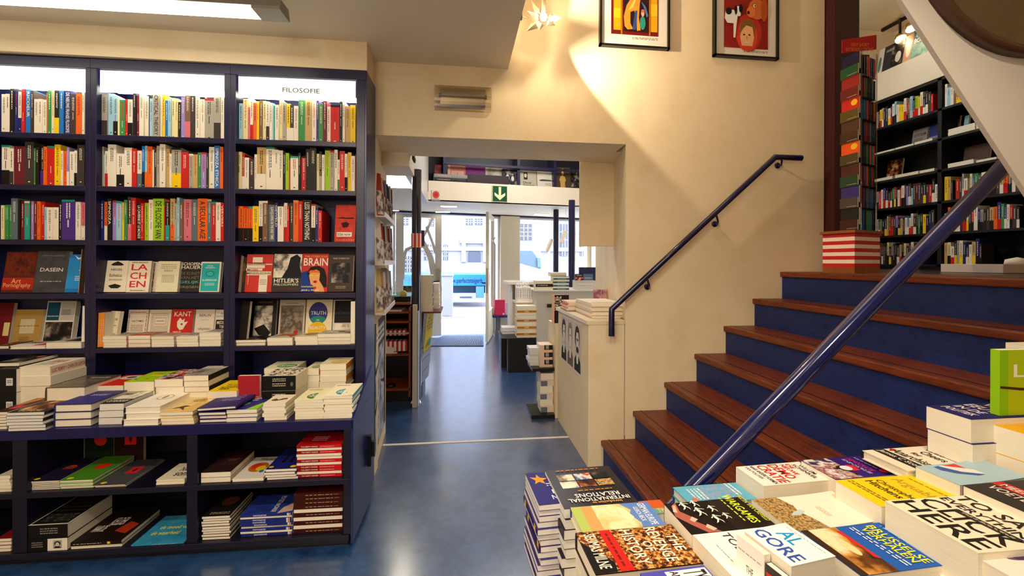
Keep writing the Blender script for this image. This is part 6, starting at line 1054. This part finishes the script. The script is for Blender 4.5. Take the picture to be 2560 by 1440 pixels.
WG=[('r','140a08',0,0,1,1),('p','a85a4c',[(.0,.55),(.06,.9),(.14,1),(.1,.7),(.2,.45),(.16,.38),(.3,.1),(.36,0),(.2,0),(.1,.25)]),('p','e0b0a0',[(.02,.7),(.08,.92),(.11,.9),(.06,.66)]),('p','e0b0a0',[(.12,.4),(.18,.5),(.22,.4),(.15,.32)]),('p','e0b0a0',[(.22,.15),(.27,.24),(.33,.08),(.27,.03)])]+runner(.2,.82,1.2)+runner(.34,.86,1.0)+runner(.3,.55,1.3)+runner(.47,.6,1.0)+runner(.4,.25,1.2)+runner(.53,.3,.9)+[('t','e8f02c','WARGAMES',.72,.02,.83,.98,270),('l','c8d040',.65,.1,.69,.9,1,1),('t','c8d040','MARTIN VAN CREVELD',.9,.04,.96,.96,270)]
tb([(1660,1260),(1851,1244),(1737,1335)],.70,'black book with running white figures titled Wargames','1a0e0a',WG,n=4,under='thick white-edged book in the pile under Wargames',curl=.006)
DEM=[('t','2a2420','VAN POLITIEK',.10,.3,.15,.95,270),('t','2a2420','NAAR ANDERE VORMEN',.18,.04,.24,.96,270),('t','d01c20','CRATIE',.27,.05,.42,.95,270),('t','d01c20','DEMO',.45,.2,.60,.95,270),('t','d01c20','NIEUWE',.63,.35,.70,.9,270),('t','d01c20','DE',.72,.65,.78,.9,270),('t','2a2420','SCHINKEL',.80,.1,.86,.85,270),('t','2a2420','WILLEM',.88,.3,.94,.8,270)]
tb([(1840,1167),(1997,1154),(1911,1215)],.703,'white book with large red letters, De nieuwe democratie','f0e8d8',DEM,n=4,under='thick white book in the pile under De nieuwe democratie')
tb([(1879,1249),(2079,1232),(1990,1327)],.69,'cream book with a hay-coloured photo strip and thin title','f0e4d0',[('p',HAY,[(0,0),(.42,0),(.38,.3),(.33,.5),(.36,.7),(.3,1),(0,1)]),('p','b8c8c8',[(.2,.42),(.3,.4),(.4,.5),(.36,.56),(.26,.5)]),('t','b89868','MISSING',.76,.05,.83,.7,270),('t','b89868','KLEI',.68,.4,.74,.95,270),('l','c8b090',.56,.3,.62,.6,3,1)],n=4,under='thick cream book in the pile under the hay-coloured cover',curl=.012)
tb([(1733,1337),(1925,1316),(1815,1450)],.71,'white book with thin black lettering beginning Toek','f8f2e6',[('t','3a3430','OP',.48,.62,.58,.84,270),('t','3a3430','TOEKOMST',.32,.08,.43,.97,270),('l','8a847c',.14,.5,.16,.8,1,1)],n=4,under='thick white book in the pile under the thinly lettered cover',dep=.17)
tb([(1861,1327),(1963,1307),(1978,1416)],.775,'white book with blue lettering Al Gore, top of the nearest pile','faf6f0',[('t','1a90d0','AL',.52,.42,.86,.8,270),('t','3050b0','GORE',.12,.06,.42,.96,270),('l','b0a8a0',.88,.1,.91,.9,1,1)],n=5,under='thick white book in the nearest pile under the Al Gore cover')
# upright white book leaning in front of the nearest pile
A=AY(1862,1345,.70); B=AY(1927,1352,.70)
def upright(px0,px1,py,Y_,zb,col,items,label,t=.02,hard=False,h=None,d=None,yaw=0):
    a=AY(px0,py,Y_); b=AY(px1,py,Y_); w_=(b.x-a.x); R=Matrix.Rotation(math.radians(yaw),3,'Z'); bm=bookmesh(w_,a.z-zb,t,col,'L',hard,items); place(bm,frame(V((a.x,Y_,zb)),R@V((1,0,0)),V((0,0,1)),R@V((0,-1,0))),label)
Zg=1.3-(1.3-.775)*k_; A=AZ(1860,1328,Zg); C_=AZ(1978,1416,Zg); dv=(C_-A); Lg=dv.length; dv.normalize(); nv=V((dv.y,-dv.x,0)) if V((dv.y,-dv.x,0)).x<0 else V((-dv.y,dv.x,0)); hg=Zg-.003-TZ
def sidebook(f0,f1,dz,col,items,label,t=.012):
    w_=Lg*(f1-f0); bm=bookmesh(w_,hg-dz,t,col,'L',False,items); place(bm,frame(A+dv*(Lg*f0)+nv*.004+V((0,0,TZ+.001-A.z)),dv,V((0,0,1)),nv),label)
sidebook(0,.62,0,'f4eee6',[('t','6a6460','THE',.36,.83,.62,.87),('t','1c6ca0','MYTH',.14,.68,.86,.80),('t','6a6460','OF',.40,.61,.6,.65),('t','1c6ca0','AMERICA',.08,.46,.94,.58),('l','8a847c',.08,.93,.92,.94,1,0)],'white book standing upright at the front with the blue word Myth')
sidebook(.64,1,.012,'3a2c2a',[('r',PHD,0,0,1,.8),('r','d03020',.08,.84,.8,.96)],'dark photo-covered book with a red label standing beside the Myth book')
BRU=[('r','1c58b0',.42,0,1,1),('r',NM('cafe_print',['140a06','6a3c10','c88a3c','f0dcb0'],9,.35,detail=4,pos=[.38,.47,.55,.63]),.06,0,.42,1),('p','c82818',[(.36,.9),(.42,.9),(.42,.25),(.37,.3),(.39,.5),(.35,.6),(.38,.75)]),('e','e8d098',.27,.55,.05,.2),('p','3a2410',[(0,0),(.08,0),(.08,1),(0,1)]),('t','f0e020','BRUSSELSE',.76,.06,.86,.94,270),('t','f0e020','VERHALEN',.65,.1,.75,.9,270),('l','d8e0f0',.54,.06,.62,.94,2,1),('l','7aa0d8',.89,.1,.95,.9,1,1)]
tb([(2002,1328),(2200,1306),(2141,1442)],.70,'blue book with a cafe painting titled Brusselse Verhalen','1c58b0',BRU,n=4,under='thick book in the pile under Brusselse Verhalen')
HIT=[('t','b8902c','Arguably',.62,.05,.78,.9,270),('t','3a3010','Christopher',.42,.05,.53,.9,270),('t','3a3010','Hitchens',.32,.2,.42,.9,270),('l','8a7020',.12,.1,.2,.95,2,1),('l','a88c20',.86,.1,.9,.9,1,1)]
tb([(2088,1201),(2278,1187),(2211,1266)],.74,'bright yellow book with thin black lettering in the middle of the table','f4cc08',HIT,n=3,under='thick white book in the pile under the bright yellow cover')
CK=[('t','1c1712','HERE',.05,.04,.30,.98,270),('t','1c1712','CLICK',.33,.04,.58,.98,270),('t','1c1712','EVERYTHING',.62,.02,.73,.98,270),('t','1c1712','TO SAVE',.78,.04,.95,.98,270),('p','2a221a',[(.52,.1),(.6,.1),(.58,.72),(.5,.72)]),('l','d8ccb0',.535,.15,.57,.65,2,1)]
tb([(2213,1252),(2420,1238),(2384,1346)],.765,'cream book covered with huge black letters, To Save Everything Click Here','f0e4c8',CK,n=4,under='very thick white book in the pile under the huge black letters',dep=.165)
PU=[('r','2c1470',.35,0,1,1),('r',NM('fans_print',['1a0c10','c8b0a0','8a3040','e8e0e0','3c2c4c'],14,.35,detail=3,pos=[.38,.45,.5,.56,.62]),0,0,.42,1),('p','d82030',[(.44,.3),(.56,.3),(.58,.55),(.48,.6)]),('e','e8e0e8',.42,.45,.08,.12),('t','c82878','DEMOCRATIE',.66,.2,.74,.9,270),('l','c8b8e0',.58,.1,.64,.9,2,1),('l','c8b8e0',.8,.3,.84,.9,1,1),('e','d83038',.86,.16,.08,.1)]
tb([(2002,1151),(2153,1139),(2090,1199)],.715,'purple book with a crowd photograph behind the yellow book','2c1470',PU,n=4,under='thick white book in the pile under the purple crowd cover')
CH=[('r','2a221c',.14,0,.30,1),('t','e8dcc8','James C Scott',.17,.05,.27,.95,270),('t','2a221c','Anarchism',.33,.05,.47,.9,270),('p','c02818',[(.34,.9),(.4,.98),(.44,.9),(.38,.86)]),('t','2a221c','for',.50,.5,.58,.7,270),('t','2a221c','Cheers',.62,.2,.74,.7,270),('t','2a221c','Two',.76,.4,.86,.7,270)]
tb([(2155,1125),(2322,1113),(2290,1174)],.755,'cream hardcover with a black band titled Two Cheers for Anarchism','ece0c8',CH,n=1,hard=True,zb=.775,spinecol='1c1612',)
tb([(2165,1140),(2325,1128),(2290,1185)],.71,'thick white book beneath the Two Cheers hardcover','ece4d4',[],n=3,under='lower thick white book beneath the Two Cheers hardcover',dep=.12)
FL=[('r','a8c4d0',0,0,1,1),('p','d83830',[(.34,.92),(.55,.95),(.78,.80),(.9,.55),(.88,.42),(.78,.36),(.7,.5),(.52,.72)]),('p','f0e4d8',[(.28,.9),(.34,.92),(.52,.72),(.7,.5),(.78,.36),(.62,.34),(.4,.55)]),('p','3a5ca8',[(.2,.88),(.28,.9),(.4,.55),(.62,.34),(.5,.32),(.3,.5),(.2,.7)]),('l','d84838',.9,.2,.98,.6,2,1)]
tb([(2289,1166),(2447,1152),(2405,1213)],.77,'light blue booklet with a red, white and blue sail-like shape','a8c4d0',FL,n=3,under='thick white book in the pile under the light blue booklet',curl=.01,wid=.19)
tb([(2407,1213),(2600,1196),(2560,1290)],.785,'dark book with a red band at the right edge of the picture','241a20',[('r','c82820',.35,0,.5,1),('t','f0e8e0','MEER DAN',.38,.1,.47,.9,270),('t','e8dcd0','VOETBAL',.2,.1,.32,.9,270),('p','e86048',[(.6,.7),(.8,.9),(.9,.7),(.7,.55)])],n=4,under='thick book in the pile under the dark book with a red band')
BT=[('r','201c64',0,0,1,1),('t','e8e0d8','POLITIEK',.14,.2,.26,.9,270),('t','e8e0d8','IN DE',.32,.3,.44,.9,270),('t','e8e0d8','EEUW',.5,.2,.66,.95,270),('t','e8e0d8','VAN',.72,.3,.86,.9,270)]
tb([(2315,1014),(2485,1007),(2424,1045)],.885,'dark blue book with white lettering on the tall pile at the right','201c64',BT,n=7,under='thick white book in the tall pile under the dark blue cover',dep=.105)
tb([(2424,1044),(2600,1031),(2560,1105)],.868,'golden yellow book on the tall pile at the right edge','f0b010',[],n=6,under='thick white book in the tall pile under the golden yellow cover',curl=.01)
GB=[('r','8cc010',0,0,1,1),('r','b0c414',.12,0,.5,1),('t','f0ecd8','Land',.2,.58,.98,.78),('p','4a2c14',[(0,.42),(.3,.38),(.6,.37),(1,.3),(1,.34),(.6,.41),(.3,.42),(0,.455)]),('p','4a2c14',[(.5,.56),(.53,.4),(.5,.34),(.47,.4)]),('p','4a2c14',[(.36,.36),(.5,.3),(.56,.14),(.44,.28)]),('r','e8e0d0',.83,.12,1,.2),('t','4a4a40','DEFRAME',.85,.14,1,.18)]
a_=AY(2476,872,1.18); zb_=1.3-(1.3-.885)*k_
upright(2476,2640,872,.97,zb_+.001,'8cc010',GB,'lime green book standing upright with white letters and barbed wire',t=.02)
tb([(2514,856),(2640,853),(2520,870)],1.046,'white book on the pile behind the lime green book','f0e4cc',[],n=14,under='white book in the pile behind the lime green book',dep=.09)
SP=[('r','f0e4d8',0,0,1,1),('e','6a4c6c',.42,.78,.14,.1),('e','3c3c4c',.46,.5,.12,.12),('p','4a3a58',[(.3,.85),(.5,.9),(.58,.6),(.5,.56)]),('r','d8402c',.55,.86,.62,.96),('e','8a7088',.72,.4,.1,.1)]
tb([(2418,1380),(2620,1362),(2590,1480)],.75,'pale book with a dark object and red mark at the lower right corner','f0e4d8',SP,n=4,under='thick white book in the lower right corner pile')
tb([(2300,1436),(2410,1424),(2360,1500)],.60,'red book at the bottom edge between the front piles','c8201c',[],n=2,under='book under the red one at the bottom edge')
# ================= THE SMALLER BOOKS =================
# Past three hundred books in view, the ones that show largest stay objects; all further books become one object.
bpy.context.view_layer.update()
from mathutils.bvhtree import BVHTree
vs_,fs_,own_,hits=[],[],[],{}
for o in COL.objects:
    if o.type!='MESH': continue
    r_=o
    while r_.parent: r_=r_.parent
    X_=o.matrix_world; b_=len(vs_); vs_+=[X_@v.co for v in o.data.vertices]; gl=['glass' in m_.name or 'plastic' in m_.name for m_ in o.data.materials]
    for p in o.data.polygons:
        if gl[p.material_index]: continue
        fs_.append([b_+i for i in p.vertices]); own_.append(r_.name)
bvh=BVHTree.FromPolygons(vs_,fs_,all_triangles=False)
for py in range(2,1440,5):
    for px in range(2,2560,5):
        q_=bvh.ray_cast(V((0,0,H)),ray(px,py).normalized())
        if q_[2] is not None: hits[own_[q_[2]]]=hits.get(own_[q_[2]],0)+1
del vs_,fs_,bvh
bk_=[o for o in COL.objects if o.parent is None and o.get('category')=='book']
bk_.sort(key=lambda o:-hits.get(o.name,0))
rest=bk_[300:]; mb=MB()
for o in rest:
    for c in o.children:
        X_=o.matrix_world@c.matrix_basis; me=c.data; b=len(mb.v); mb.v+=[tuple(X_@v.co) for v in me.vertices]; mm=[mb.m(m_) for m_ in me.materials]
        for p in me.polygons: mb.f.append([b+i for i in p.vertices]); mb.mi.append(mm[p.material_index]); mb.sm.append(p.use_smooth)
for o in rest:
    for c in list(o.children): bpy.data.objects.remove(c)
    bpy.data.objects.remove(o)
tag(mb.obj('books'),'the many smaller and half-hidden books on the shelves and in the piles','books',kind='stuff')
for me in list(bpy.data.meshes):
    if me.users==0: bpy.data.meshes.remove(me)
